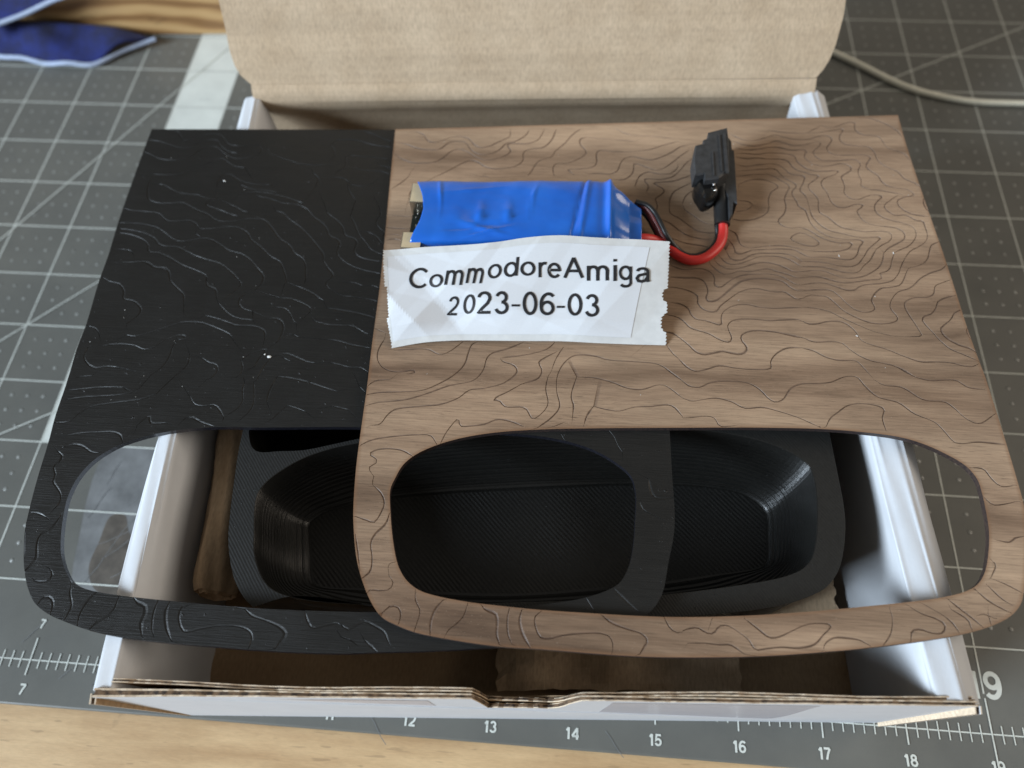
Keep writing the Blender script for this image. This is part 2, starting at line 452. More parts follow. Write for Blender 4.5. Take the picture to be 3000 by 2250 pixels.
# ------------------------------------------------------------------ traced shapes, mat inches x 1000
WOOD_LINES = '''16:17671,7566 17778,7526 17928,7444 18036,7344 18102,7216
16:17034,7378 17179,7340 17326,7418 17419,7457 17501,7461 17485,7345 17513,7277 17587,7228 17781,7210 17829,7118 17862,7017 17974,6954 18074,6900 18140,6786
16:16308,7258 16556,7225 16930,7233 17187,7297 17334,7330 17267,7196 17262,7109 17316,7043 17521,7018 17629,7006 17688,6908 17701,6791 17774,6678 17862,6625 17948,6564 18002,6461 18099,6402 18162,6357 18189,6310
16:16297,7126 16389,7174 16498,7144 16668,7100 16856,7117 16999,7184 17099,7188 17155,7139 17120,7051 17066,6964 17087,6880 17204,6835 17376,6851 17523,6858 17627,6821 17578,6735 17542,6651 17580,6579 17675,6494 17707,6391 17767,6322 17892,6288 17996,6277 18078,6210 18085,6179 17962,6142 17858,6074 17857,5997 17923,5908 18029,5852 18219,5824
16:16287,7005 16391,7061 16512,7024 16632,6986 16782,7010 16911,7059 17003,7055 16957,6976 16880,6887 16895,6804 16973,6740 17118,6730 17291,6755 17425,6761 17474,6681 17430,6580 17425,6498 17447,6402 17429,6313 17509,6254 17638,6244 17763,6218 17922,6187
16:16281,6936 16430,6943 16586,6899 16760,6916 16795,6892 16749,6805 16778,6731 16855,6660 16984,6625 17109,6655 17233,6686 17314,6657 17349,6601 17299,6541 17198,6455 17210,6359 17217,6279 17197,6167 17252,6091 17342,6064 17455,6117 17555,6161 17680,6136 17625,6078 17558,5982 17554,5874 17617,5794 17735,5739 17856,5708 17973,5654 18003,5566 17974,5462 17875,5340 17776,5284 17689,5230
16:17871,6161 17778,6086 17673,5972 17702,5897 17784,5832 17912,5839 17996,5790 18036,5754 18115,5751 18131,5647 18136,5514 18090,5417 18011,5347 17884,5261 17799,5150
16:16273,6834 16457,6834 16625,6791 16631,6724 16683,6644 16772,6565 16890,6538 17035,6545 17175,6560 17112,6483 16984,6421 16922,6345 16930,6265 16969,6188 16993,6094 17017,6002 17090,5928 17196,5933 17308,5985 17413,5983 17370,5926 17322,5878 17339,5787 17396,5699 17504,5652 17651,5637 17784,5614 17852,5544 17843,5455 17746,5377 17620,5291 17551,5208
16:16264,6724 16399,6730 16519,6702 16560,6621 16625,6542 16730,6506 16787,6476 16905,6457 16835,6373 16755,6297 16748,6225 16809,6132 16852,6040 16837,5915 16845,5823 16941,5752 17011,5665 17095,5594 17262,5558 17362,5541 17547,5558 17670,5542 17696,5491 17648,5401 17561,5346 17470,5268
16:16256,6632 16378,6629 16457,6567 16533,6472 16640,6453 16717,6440 16686,6318 16631,6187 16688,6111 16709,6033
16:16722,5879 16744,5757 16822,5625 16938,5534 17082,5497 17192,5465 17337,5443 17556,5462 17487,5378 17381,5271 17308,5152
16:16250,6557 16346,6545 16410,6450 16475,6372 16566,6312 16597,6265 16528,6166 16532,6087 16570,5995 16586,5918 16662,5860 16686,5754 16709,5649 16778,5541 16894,5450 17071,5408 17330,5392 17271,5294 17219,5162 17143,5094 17009,5094 16831,5113 16639,5103 16542,5155 16457,5208 16310,5215 16138,5199
16:16241,6450 16311,6421 16412,6337 16501,6260 16453,6131 16420,6035 16425,5895 16391,5785 16304,5659 16333,5600 16445,5553 16573,5567 16673,5528 16757,5458 16853,5396 17018,5346 17189,5355 17144,5273 17048,5225 16841,5199 16638,5203 16483,5239 16315,5266 16142,5250
16:16492,5326 16434,5382 16493,5452 16587,5479 16675,5439 16788,5327 16714,5280 16602,5288 16492,5334
25:18209,6154 18183,6075 18190,5983 18219,5915
16:18266,5433 18159,5370 18123,5296 18078,5165 18020,5091 17934,5037 17829,5004 17785,4938 17733,4825 17675,4740 17560,4699 17448,4679 17360,4600 17300,4489 17318,4424 17326,4372 17266,4329 17178,4317 17086,4352 17000,4433 16926,4536 16837,4612 16717,4619 16606,4606 16494,4587
16:18283,5077 18214,5003 18083,4947 17934,4850 17840,4748 17765,4690 17637,4636 17557,4544 17510,4448 17514,4369 17560,4293 17567,4235 17502,4192 17381,4166 17254,4172 17142,4211 17022,4276 16934,4343 16859,4438 16781,4515 16685,4529 16597,4531 16482,4478
16:18296,4855 18187,4801 18091,4748 18046,4624 17963,4579 17797,4557 17688,4484 17680,4404 17711,4301 17756,4187 17791,4087 17808,4030 17651,4002
10:16469,4350 16610,4345 16789,4302 16909,4230 17089,4137 17268,4050 17390,4019 17493,4000
16:18304,4618 18190,4585 18081,4519 18045,4438 17974,4342 17881,4298 17850,4244 17872,4187 17929,4094 18010,3960 18096,3865 18227,3799 18376,3722
25:18323,4414 18245,4370 18185,4276 18095,4193 18043,4139 18050,4063 18100,3997 18210,3921 18308,3890 18371,3844
25:18351,4182 18330,4104 18354,4017
16:16449,4152 16520,4117 16617,4123 16751,4163 16912,4165 17000,4106 17063,4020 17093,3933 17160,3886 17360,3823 17555,3735 17740,3672 17907,3682 18060,3679 18207,3645 18309,3645 18379,3685
16:16425,3926 16557,3870 16739,3887 16874,3870 16958,3787 17052,3712 17179,3652 17330,3624 17468,3583 17616,3485
16:17423,3603 17624,3474 17787,3434 18077,3451 18196,3370 18376,3351
16:16410,3780 16533,3750 16671,3671 16813,3637 17001,3641 17064,3572 17140,3457
16:17170,3407 17263,3344 17464,3326 17675,3183 17906,3168 17992,3097 18099,2971 18220,2922 18429,3057
16:17469,5266 17423,5187 17370,5092 17273,4995 17205,4907 17081,4887 16951,4915 16811,4956 16644,4961 16532,4955
16:17551,5208 17521,5093 17461,4991 17373,4916 17276,4855 17137,4813 16994,4813 16888,4856 16782,4899 16637,4898 16523,4871
16:17689,5230 17643,5128 17593,4984 17529,4925 17453,4900 17482,4832 17288,4787 17129,4751 16984,4736 16845,4770 16738,4806 16627,4807 16513,4780
16:17798,5150 17732,5019 17680,4905 17598,4804 17481,4756 17222,4708 17113,4634 17025,4629 16910,4671 16772,4718 16650,4711 16503,4676
16:17307,5153 17223,5035 17139,4988 17015,4981 16874,5016 16708,5036 16540,5034
16:16142,5251 16037,5229 15910,5208 15809,5247 15780,5326 15752,5428 15674,5484
16:16137,5198 16034,5186 15930,5173 15859,5133 15777,5107 15732,5119 15724,5177 15685,5277 15653,5326
16:16540,5034 16436,5113 16314,5142 16132,5137 16006,5126 15913,5093 15817,5023 15736,5005 15669,5022 15639,5085 15614,5156
16:15545,5037 15598,4969 15675,4937 15790,4965 15908,5021 16025,5077 16128,5090 16276,5090 16406,5040 16511,4960 16532,4956
16:15479,4969 15538,4909 15615,4870 15728,4876 15844,4918 15960,4967 16075,4994 16209,4973 16328,4923 16412,4871 16523,4874
16:15414,4916 15468,4863 15554,4790 15644,4795 15760,4843 15895,4843 16010,4877 16112,4897 16221,4861 16341,4825 16448,4782 16514,4786
16:14918,4890 15025,4839 15104,4829 15218,4849 15331,4848 15419,4790 15454,4708 15444,4624 15476,4592 15532,4595 15603,4661 15720,4750 15869,4800 16005,4814 16150,4815 16260,4793 16354,4729 16438,4678 16503,4679
25:14919,4707 15100,4703 15213,4709 15301,4679 15349,4605 15360,4497 15335,4427 15355,4375 15443,4386 15512,4437 15595,4523 15678,4610 15772,4690 15887,4731 16055,4747 16221,4735 16296,4698 16356,4633 16429,4589 16493,4586
16:14837,4543 14916,4554 15061,4535 15182,4487 15235,4435 15232,4341 15283,4264 15359,4228 15447,4233 15506,4316 15611,4416 15727,4517 15853,4578 15976,4592 16096,4564 16183,4555 16283,4561 16355,4504 16427,4461 16482,4477
16:14910,4330 15021,4316 15118,4248 15148,4170 15211,4108 15320,4094 15502,4046 15501,4131 15522,4211 15603,4295 15705,4340 15826,4354 15966,4322 16108,4316 16294,4333 16469,4349
16:14818,4158 14971,4127 15047,4079 15131,3986 15237,3947 15344,3915 15438,3856 15522,3817 15586,3814 15610,3866 15584,3967 15572,4031 15613,4098 15713,4136 15899,4147 16060,4136 16224,4158 16408,4169 16449,4151
25:14792,3909 14911,3896 14996,3844 15101,3748 15193,3653 15277,3627 15385,3652 15493,3683 15598,3664 15703,3658 15770,3705 15774,3762 15726,3835 15719,3898 15788,3959 15919,3992 16101,3983 16311,3944 16425,3919
16:14853,3721 14905,3636 14977,3555
16:14977,3556 15078,3445 15164,3399 15288,3427 15449,3487 15623,3467 15814,3458 16035,3491 16032,3562 16093,3668 16243,3770 16410,3780
16:14799,5621 14928,5551 15031,5451 15145,5367 15294,5323 15455,5302 15489,5281
16:14888,5339 15003,5286 15152,5234 15313,5213 15415,5182
16:14929,5859 14938,5720 15060,5634 15162,5533 15265,5455 15380,5424 15508,5430
16:15096,5867 15135,5776 15227,5703 15318,5616 15410,5568 15497,5550
16:15293,5877 15326,5801 15395,5750 15499,5709
16:15708,5666 15836,5642 15977,5665 16099,5724 16188,5813 16209,5922
16:15745,5783 15870,5805 15981,5880 15995,5912
10:13811,7014 13990,6996 14244,6981 14498,6967
16:15078,6993 14875,6915 14698,6829 14447,6775 14209,6764 13994,6771 13964,6702 13974,6567 13938,6481 13852,6444 13753,6439
10:14204,7208 14371,7101 14561,7074 14802,7068 15004,7042
16:15264,6941 15113,6900 14998,6800 14871,6710 14696,6634 14559,6661 14447,6682 14335,6634 14286,6531 14249,6413 14163,6359 14003,6360 13855,6345
16:15210,6827 15095,6720 14967,6580 14867,6492 14768,6454 14645,6498 14546,6543 14472,6557 14472,6473 14447,6373 14349,6270 14214,6255
16:15066,6568 15039,6483 14939,6396 14804,6390 14669,6416 14570,6362 14520,6278 14483,6147
16:15268,6694 15178,6606 15088,6469 14986,6349 14839,6293 14692,6295 14606,6282 14666,6156 14629,6058
16:15269,6412 15145,6341 14984,6268 14838,6245 14728,6223 14788,6178 14871,6101 14821,6019 14748,5953 14771,5859 14756,5703
16:15277,6282 15140,6195 15004,6092 14941,5962 14932,5852
16:15296,6154 15159,6036 15100,5891
16:15385,5984 15298,5901 15291,5877
16:15813,5974 15966,5958 15996,5912
16:15844,6261 15993,6333 16140,6356 16269,6314 16358,6238 16254,6137 16206,5993 16209,5915
16:15840,6390 16025,6432 16241,6445
16:15834,6488 16031,6514 16250,6547
16:15829,6604 15974,6577 16099,6608 16256,6629
16:15838,6738 15984,6719 16133,6735 16264,6724
16:15830,6805 15966,6811 16113,6801 16273,6834
16:15812,6923 15946,6878 16095,6885 16282,6936
16:15807,7043 15952,6972 16100,6954 16288,7005
16:15790,7164 15946,7067 16095,7057 16298,7126
16:11431,7016 11542,6967 11637,6839 11717,6825 11817,6856 11926,6923 12079,6947 12186,6917 12275,6807 12356,6759 12483,6782 12616,6875 12762,6987 12752,7119
16:11188,6793 11321,6772 11499,6702 11657,6683 11810,6699 11924,6826 12050,6858 12156,6836 12246,6702 12356,6629 12496,6636 12629,6719 12721,6845 12846,6894 12991,7032 13017,7122
16:11193,6584 11295,6503 11432,6442 11587,6432 11762,6457 11868,6530 11968,6663 12079,6711 12199,6665 12323,6577 12441,6531 12567,6546 12726,6621 12795,6710 12737,6811 12772,6847 13002,6858 13151,6934 13230,7132
16:11819,6200 11959,6298 12133,6441 12265,6514 12357,6485 12466,6406 12581,6378 12769,6395 12891,6443 12972,6547 12974,6701 13060,6756 13236,6799 13343,6943 13397,7148
16:11238,5943 11337,6037 11434,6157
16:13053,6267 13098,6352 13187,6541 13358,6633 13404,6738 13524,6881 13632,7061 13732,7163
16:13828,7017 13738,6978 13741,6874 13820,6757 13810,6688 13712,6599 13577,6525 13440,6510 13392,6466 13390,6366 13413,6285
16:13684,6314 13581,6408 13706,6414 13844,6437
16:11255,5507 11416,5499 11576,5492
16:11275,5299 11422,5292 11579,5292
16:11293,5179 11400,5192 11512,5167
16:11284,5081 11399,5117 11511,5092
16:11546,5982 11507,5899 11508,5803
16:12419,6229 12481,6240 12546,6210
16:11372,3761 11521,3704
16:11516,3618 11466,3466 11476,3340 11558,3231 11692,3187 11853,3207 11923,3221 11945,3192 11858,3166
16:11424,2989 11495,3053 11671,3084
16:11426,2869 11555,2906 11837,2933 12065,2967 12249,3068 12414,3199 12508,3338 12531,3464 12571,3614 12641,3650
16:11440,2732 11575,2779 11887,2837 12123,2930 12360,3044 12637,3131 12731,3269 12761,3436 12819,3502 12995,3575 13171,3670
16:11534,2486 11635,2512 11704,2631 11782,2704 12039,2758 12299,2803 12483,2893 12596,2998 12788,3040 12994,3122 13126,3272 13084,3351 12936,3404 12914,3445
16:12914,3445 13093,3476 13307,3530 13466,3602 13543,3691
16:13190,3114 13380,3205 13410,3309 13368,3409 13436,3475 13576,3567
16:13190,3114 13039,3005 12905,2918 12890,2878 12942,2891 13018,2817 13246,2812 13341,2683 13440,2756 13503,2876 13467,3070 13485,3232
16:13517,3295 13563,3462 13646,3634
16:13399,2573 13547,2705 13635,2845 13591,3058 13591,3238 13655,3405 13759,3515 13866,3542 14027,3530 14189,3488 14474,3484 14758,3459 14914,3346 15020,3262
25:13786,2758 13791,2874 13760,2989 13813,3241
16:13813,3241 14016,3243 14228,3195 14386,3135 14561,3126 14788,3199 15013,3045
25:13911,2623 13942,2748 14016,2878
16:14016,2878 14163,2848 14301,2837 14473,2896 14645,2916 14886,2940 15006,2813
16:13586,2603 13687,2656
16:12340,2311 12406,2483 12511,2632 12538,2548 12676,2556 12812,2584 12945,2649 13084,2639 13261,2574
16:11469,2248 11563,2309 11796,2370 12052,2405 12225,2406 12307,2300
16:11649,3476 11830,3497 12050,3510 12204,3445 12309,3493 12458,3640
16:15020,3260 15087,3204 15208,3192 15333,3259 15542,3291 15766,3274 15881,3202 15975,3090 16040,3056 16128,3090 16227,3233 16336,3298 16666,3338 16866,3429 16985,3426 17056,3321 17173,3192 17398,3128 17544,3003 17757,2903 17836,2797 17912,2683 17974,2668 18174,2699 18429,2688
16:15013,3042 15115,3010 15236,3036 15392,3065 15561,3027 15693,2958 15898,2980 16064,2942 16292,2870 16483,2779
16:16567,2784 16629,2891 16723,2972 16852,3066 17074,3089 17226,3041 17191,2925 17209,2768
16:15005,2792 15346,2822 15408,2722 15560,2731
16:18015,2394 18156,2386 18214,2285 18290,2204 18467,2224
16:18090,2072 18166,1993 18310,2010 18425,2043 18487,2030
16:12065,2146 11932,2211 11752,2222 11632,2192 11578,2145 11662,2091 11669,2048 11597,1986 11635,1924
25:11667,1890 11663,1833
16:11670,1792 11778,1701 11828,1593 11810,1497 11755,1385 11653,1405 11543,1432
25:11898,1489 11881,1380 11783,1254 11753,1160 11791,1008 11794,868 11724,795
16:11576,1241 11633,1062 11683,886
16:12033,979 11984,963 11970,924
16:11989,844 12044,773 12028,710 11925,684 11825,684 11793,645
16:11988,474 12056,539 12135,529 12169,457 12157,374
16:12283,699 12294,616 12354,514 12339,394 12320,312
25:12572,635 12506,540 12474,418 12482,294
16:12821,621 12789,485 12721,406 12652,343 12622,268
25:12961,608 12995,573 13106,536 13129,449 13130,347 13168,249
16:13238,605 13225,485 13242,355 13287,264
25:13362,598 13346,493 13385,365 13468,241
16:13560,597 13495,533 13509,431 13559,348 13635,339 13768,377 13962,412 14141,424 14231,395 14262,325 14255,247
25:14153,594 14229,540 14409,479 14529,451 14595,391 14557,317 14520,258
16:14755,620 14812,522 14871,483 14933,487
16:14934,501 14994,527 15084,541 15156,502 15230,500 15292,570 15367,582 15496,512 15565,459 15618,378 15721,392 15868,416 16043,422 16193,467 16275,552 16367,652 16244,665 16124,642 15970,566 15847,507 15759,501 15648,580 15535,660
16:14974,389 15151,402 15283,397 15386,404 15512,328
16:15221,631 15204,586
16:16266,416 16279,466 16375,537 16492,545 16621,533 16715,483
16:16946,860 16959,758 16921,611 16832,498
16:17114,901 17247,822 17371,787 17449,734 17420,660 17317,646 17206,674 17131,654 17099,552
16:17265,926 17371,867
16:17450,821 17525,754 17572,663
16:17524,981 17612,906 17724,811 17808,730
16:17535,886 17677,793 17691,722 17698,687
16:17836,862 17944,826
16:17880,865 17887,764
16:17816,1083 17920,986 18037,920 18102,888
16:17938,1137 18057,1010 18133,964
16:17984,1216 18120,1164 18244,1097
16:18024,1403 18060,1359 18009,1263 17977,1215
16:18115,1615 18248,1600 18320,1652 18402,1666'''
BLACK_LINES = '''16:7935,6968 8029,6881 8100,6776
16:7601,6762 7756,6742 7909,6687 8087,6632 8271,6650 8355,6734 8448,6792 8594,6798 8675,6695 8808,6595 8949,6566
16:8100,6776 8202,6799 8340,6886 8467,6919 8606,6907 8697,6821 8788,6727 8914,6706
16:7618,6531 7730,6475 7870,6411 8049,6393 8229,6419 8339,6503 8416,6612 8532,6679 8616,6666 8749,6566 8877,6484 8988,6463 9163,6506 9256,6563 9292,6635 9230,6729
16:7876,6127 8051,6119 8239,6153 8410,6246 8580,6349 8678,6431 8765,6453 8862,6388 8970,6324 9120,6306
16:7981,5955 8064,5942 8173,5881 8298,5813 8460,5788 8603,5787
16:7852,5949 7886,5817 7950,5673 8069,5622 8250,5622 8425,5639 8545,5581 8678,5515 8806,5466 8929,5385 9027,5350 9201,5359 9365,5407 9500,5421 9605,5403 9733,5285 9884,5108 10044,4995 10130,4880 10242,4812 10314,4698 10360,4471
16:7654,5504 7769,5470 7938,5462 8150,5441 8234,5373 8313,5322 8440,5321 8586,5344 8701,5295 8766,5220
16:8748,5126 8822,5084
16:7670,5258 7824,5258 8006,5244 8198,5199 8335,5120 8446,5041 8560,4994 8681,5008 8842,5054 8969,5046 9114,4969 9261,4879 9445,4829 9591,4733 9718,4608 9798,4526 9811,4469
16:8774,5213 8947,5221 9125,5262 9290,5254 9434,5177 9509,5073 9659,4960 9842,4805 9967,4738 10040,4625 10107,4485
16:7703,5158 7861,5143 8064,5099 8228,5015 8317,4928 8427,4896 8549,4902 8705,4835 8873,4762 9035,4711 9193,4668 9339,4573 9509,4425
16:9511,4422 9557,4360 9503,4265
16:7726,5089 7885,5066 8055,5006 8172,4913 8210,4809 8360,4787 8516,4721 8691,4627 8882,4556 9019,4498 9079,4458 9093,4403
16:7815,4819 7940,4818 8001,4783
16:8042,4614 8157,4642 8244,4640 8351,4572 8502,4558 8584,4489 8623,4377
16:8883,5751 8749,5631 8825,5586 8992,5531 9119,5481 9229,5447
16:8810,6029 8857,6149 8944,6170 9068,6091 9213,6031 9387,6006 9553,6014
16:9077,5647 9194,5589 9283,5537 9362,5525
16:9163,5814 9316,5871 9549,5866 9820,5797 10067,5712
16:9131,5994 9317,5920 9487,5912 9659,5887
16:9435,5803 9625,5755 9791,5699 10036,5679
16:10038,5671 10153,5605 10265,5484 10398,5381 10477,5292 10528,5187 10642,5132 10698,5059 10681,4924 10733,4838 10859,4742 11051,4665 11285,4620
16:9733,5560 9813,5540 9937,5436 10114,5304 10283,5144 10426,4985 10506,4885 10535,4768
16:10526,4783 10608,4670 10701,4560 10697,4517
16:10396,5649 10439,5555 10586,5437 10679,5333 10741,5198 10871,5151 10913,5086 10900,4950 10981,4866 11133,4822 11267,4807
16:10748,5539 10848,5357 10906,5237 11042,5077 11105,4991 11262,4917
16:11022,5274 11144,5203 11247,5088
16:11119,5669 11149,5559 11112,5479 11127,5387 11241,5285
16:10494,6568 10519,6466 10505,6362 10427,6291
16:10113,6242 10197,6145 10182,6028
16:10393,6197 10513,6177 10611,6132
16:10613,6049 10674,5921 10772,5796
16:10673,6068 10831,6043 10949,6098
16:10657,7071 10813,7015 10974,6924 11082,6902
16:10306,6876 10569,6888 10846,6812 11101,6779
16:10553,6605 10753,6580 11082,6561
16:10998,6437 11159,6393
16:10860,6328 11042,6320 11177,6276
16:10243,6784 10315,6682 10335,6578
16:9856,6417 10044,6392 10260,6419
16:9662,4647 9754,4564 9813,4495 9815,4381 9750,4279 9638,4202 9593,4144 9602,4061 9677,3997 9789,3969
16:10015,4665 10085,4539 10118,4440 10107,4383
16:10325,4682 10366,4482
16:10581,4696 10686,4585 10696,4529 10630,4440 10653,4384 10707,4345
16:10276,4371 10380,4327 10498,4270 10580,4212 10646,4174
16:10092,4185 10223,4179 10349,4137 10466,4082 10516,4037 10505,3975
16:10076,4046 10197,4026 10269,3962 10324,3870 10381,3820
16:9342,4061 9436,3970 9565,3882 9690,3848 9831,3842
16:9214,3875 9339,3849 9491,3803 9656,3752 9852,3756 9951,3729 10020,3680 10038,3575
16:10031,3881 10125,3879 10207,3823 10239,3732 10228,3626 10208,3559
16:10901,4713 11053,4663 11275,4617
16:10897,4468 10993,4459 11094,4422
16:10865,4256 11007,4250
16:11173,4231 11318,4198
16:11210,4436 11310,4399
16:10713,4068 10928,4039 11094,4014 11322,3960
16:10602,3866 10759,3828 10944,3825 11069,3825 11181,3772 11257,3730 11325,3727
16:10799,3619 10927,3607 11082,3564 11347,3527
16:10380,3661 10449,3632
16:9819,3279 9866,3181 9865,3093 9813,3034
16:9838,3293 9921,3374 10088,3435 10039,3304 10007,3201
16:10190,3339 10261,3375 10347,3393 10493,3344 10614,3300 10718,3287
16:10190,3339 10126,3221 10094,3119 10073,3018
16:10326,3334 10413,3295
16:10905,3304 11044,3275 11136,3255 11269,3256 11367,3200
16:10045,2998 10086,2848 10112,2717 10092,2621 10052,2559
16:9937,2985 9938,2888 9974,2744 9951,2659 9882,2584
25:10258,2750 10260,2882 10298,3056
16:10315,3082 10440,3071 10612,3044 10786,2999 10926,2959 11052,2930
16:11301,3005 11378,2937
25:10381,2544 10432,2606 10481,2680
16:10505,2717 10610,2687 10737,2648
16:11034,2737 11124,2719 11224,2701
16:7994,4623 8217,4634 8364,4556 8535,4529 8634,4366 8757,4254 8863,4165 8902,4028
16:9087,4402 9129,4321 9256,4257 9287,4142
16:7727,4377 7851,4311 7982,4283 8089,4170 8113,4066 8266,4028 8393,3908 8373,3816 8273,3697
16:7778,3647 7909,3609 7970,3546
16:8312,3543 8425,3528 8564,3580 8735,3656 8959,3758 9171,3770 9402,3705 9599,3617 9641,3564
16:8067,3376 8250,3408 8466,3399 8605,3353 8719,3392 8838,3508 8955,3569 9054,3564 9047,3519 8971,3515
16:7903,3345 7900,3215 7984,3113 8095,3067 8219,3095 8354,3093
16:7899,2919 7967,2944 8093,2962
16:7865,2752 8042,2783 8220,2814 8515,2832
16:7890,2632 8081,2674 8367,2711 8577,2754 8705,2823
16:7869,2333 8025,2362 8128,2486 8214,2561 8470,2627 8749,2684 8928,2765
16:8939,3426 8945,3276 8895,3124 8796,3014
16:9183,3311 9199,3184 9136,3076 9067,2988
16:9344,3278 9436,3219 9537,3194 9575,3122 9528,3016 9478,2992
16:9338,2759 9420,2664 9516,2650 9657,2668 9753,2585 9806,2519
16:8832,2362 8940,2486 8975,2400 9163,2412
16:9361,2482 9430,2496 9574,2437 9729,2398
16:8036,2178 8237,2229 8431,2251 8574,2259 8675,2227 8732,2135
16:8084,2048 8180,2082 8297,2061 8408,2002 8499,1998
16:8025,1987 8101,1927 8084,1851 8045,1812 8102,1706 8102,1633 8172,1565 8247,1481 8261,1394 8227,1322
25:7967,1272 8076,1262 8176,1225
25:8325,1243 8284,1121 8182,1029 8186,929 8233,784 8203,708 8159,649
16:7990,1101 8038,936 8101,775
16:8412,690 8465,637 8456,573 8348,549 8277,561 8279,577
16:8425,327 8458,392 8519,404 8582,346 8592,231
16:8694,557 8725,449 8784,329 8772,251 8751,174
25:8998,491 8936,386 8898,260 8909,140
16:9237,461 9232,329 9188,265 9087,182 9045,119
25:9392,463 9448,413 9539,381 9563,306 9551,214 9598,91
16:9656,450 9649,312 9679,163 9714,99
25:9779,443 9771,336 9823,188 9906,68
16:10008,436 9924,392 9918,300 9983,185 10020,165 10168,205 10378,249 10569,248 10672,210 10711,146 10695,50
25:10573,421 10651,366 10836,319 10974,268 11033,213 11003,137 10963,69
16:11180,448 11232,346 11291,290 11402,320 11522,351 11575,332
16:11574,340 11644,300 11715,335 11801,385 11899,355 12017,296 12059,226 12099,163
16:11830,210 11978,104
16:11595,223 11692,200
16:14182,2637 14251,2551 14293,2449 14348,2371
16:13662,2544 13706,2472
16:14534,1822 14560,1741 14611,1704
16:14631,2079 14668,1913 14707,1867 14890,1879
16:13993,770 14081,640
16:14277,874 14417,746 14524,663'''
WOOD_OUT = '11138,7044 18110,7628 18131,7063 18197,6170 18246,5589 18278,5206 18314,4677 18348,4133 18392,3679 18411,3519 18438,3096 18460,2690 18477,2267 18479,1998 18440,1712 18376,1428 18273,1116 18209,977 18078,851 17883,750 17651,669 17275,579 16832,492 16389,417 15657,317 14926,255 14469,233 14025,231 13581,236 13131,233 12674,264 12336,306 12144,360 11979,430 11848,570 11716,793 11620,1023 11545,1313 11512,1478 11457,1965 11432,2462 11413,2949 11377,3546 11343,4301 11300,4941 11223,5908'
WOOD_HOLE = '11902,1887 11965,2041 12084,2167 12291,2290 12571,2399 12941,2488 13451,2557 14133,2614 15001,2673 15844,2726 16513,2750 16925,2741 17331,2706 17564,2644 17788,2539 17985,2402 18067,2258 18082,2106 18081,1906 18064,1692 18004,1449 17926,1258 17836,1145 17702,1067 17499,1002 17193,937 16740,860 16438,810 15987,743 15537,686 14938,631 14469,612 14015,607 13560,605 13099,618 12789,635 12473,674 12311,717 12174,807 12073,942 11996,1144 11943,1339 11907,1504 11868,1749'
BLACK_OUT = '7590,6970 7596,6629 7621,5911 7656,5212 7698,4706 7713,4291 7769,3668 7776,3317 7815,2832 7835,2429 7878,2063 7913,1639 7960,1271 8000,1051 8072,839 8156,648 8258,480 8390,333 8564,238 8784,170 9083,101 9416,63 9738,48 10370,42 10994,43 11624,68 12001,107 12527,157 13053,222 13600,290 14100,400 14400,520 14630,670 14754,860 14823,1177 14885,1471 14901,1723 14886,2105 14873,2575 14840,3300 14780,4200 14720,5100 14640,6200 14580,7260'
BLACK_HOLE = '8349,1297 8330,1470 8358,1685 8462,1895 8667,2085 8901,2203 9196,2299 9660,2383 10282,2419 11183,2481 12200,2520 13291,2514 13665,2477 14009,2387 14281,2243 14443,2097 14495,1902 14487,1601 14475,1400 14430,1141 14338,952 14246,879 13985,769 13558,673 12900,570 12200,500 11218,452 10584,438 9940,447 9450,459 9118,476 8877,507 8707,566 8578,694 8479,849 8408,1043'
TRAY_RIM = '10114,5300 10014,4300 9994,2317 10039,1850 10093,1439 10143,1163 10237,902 10336,715 10470,558 10580,477 11000,620 12200,530 13400,520 14982,690 15447,752 15759,811 16072,894 16332,1005 16465,1092 16594,1259 16664,1441 16724,1717 16739,1973 16720,2344 16693,2787 16613,4400 16543,5500'
BOWL = '10403,1248 10343,1525 10341,1711 10409,1844 10545,1987 10766,2150 11030,2272 11342,2369 12129,2544 13102,2681 14272,2770 15329,2769 15631,2743 15903,2690 16142,2607 16321,2507 16431,2396 16464,2274 16473,2062 16447,1783 16402,1538 16346,1377 16258,1267 16100,1180 15906,1117 15524,1028 15145,951 14804,891 14119,794 13242,703 12480,630 11740,582 11223,578 10957,603 10762,653 10638,735 10542,858 10450,1049'
BOWL_FLOOR = '10634,1629 10613,1732 10663,1798 10801,1905 11099,2005 11558,2125 12231,2232 13085,2333 13676,2402 14386,2480 15125,2527 15590,2523 15968,2466 16186,2318 16240,2228 16230,1912 16191,1625 16113,1558 15538,1431 15022,1322 14198,1188 13181,1051 12292,1014 11412,991 10853,995 10771,1095 10697,1392'
POCKET = '10115,2282 10225,2191 10479,2212 10747,2241 11052,2328 11346,2418 12120,2612 12703,2722 12654,3233 11418,3252 10025,3123 10006,2801'
LABEL_GRID = [[(11.601,3.487,2.455),(11.991,3.578,2.475),(12.378,3.621,2.49),(12.756,3.641,2.49),(13.198,3.661,2.49),(13.618,3.687,2.48),(14.018,3.692,2.47),(14.437,3.704,2.46),(14.841,3.718,2.455)],[(11.539,3.987,2.742),(11.945,4.059,2.763),(12.349,4.1,2.775),(12.746,4.13,2.785),(13.174,4.177,2.8),(13.576,4.215,2.795),(13.985,4.225,2.775),(14.411,4.245,2.745),(14.829,4.256,2.728)],[(11.468,4.506,3.0),(11.892,4.558,3.02),(12.314,4.597,3.03),(12.731,4.638,3.05),(13.148,4.712,3.08),(13.533,4.762,3.08),(13.953,4.777,3.05),(14.388,4.81,3.0),(14.822,4.821,2.97)]]
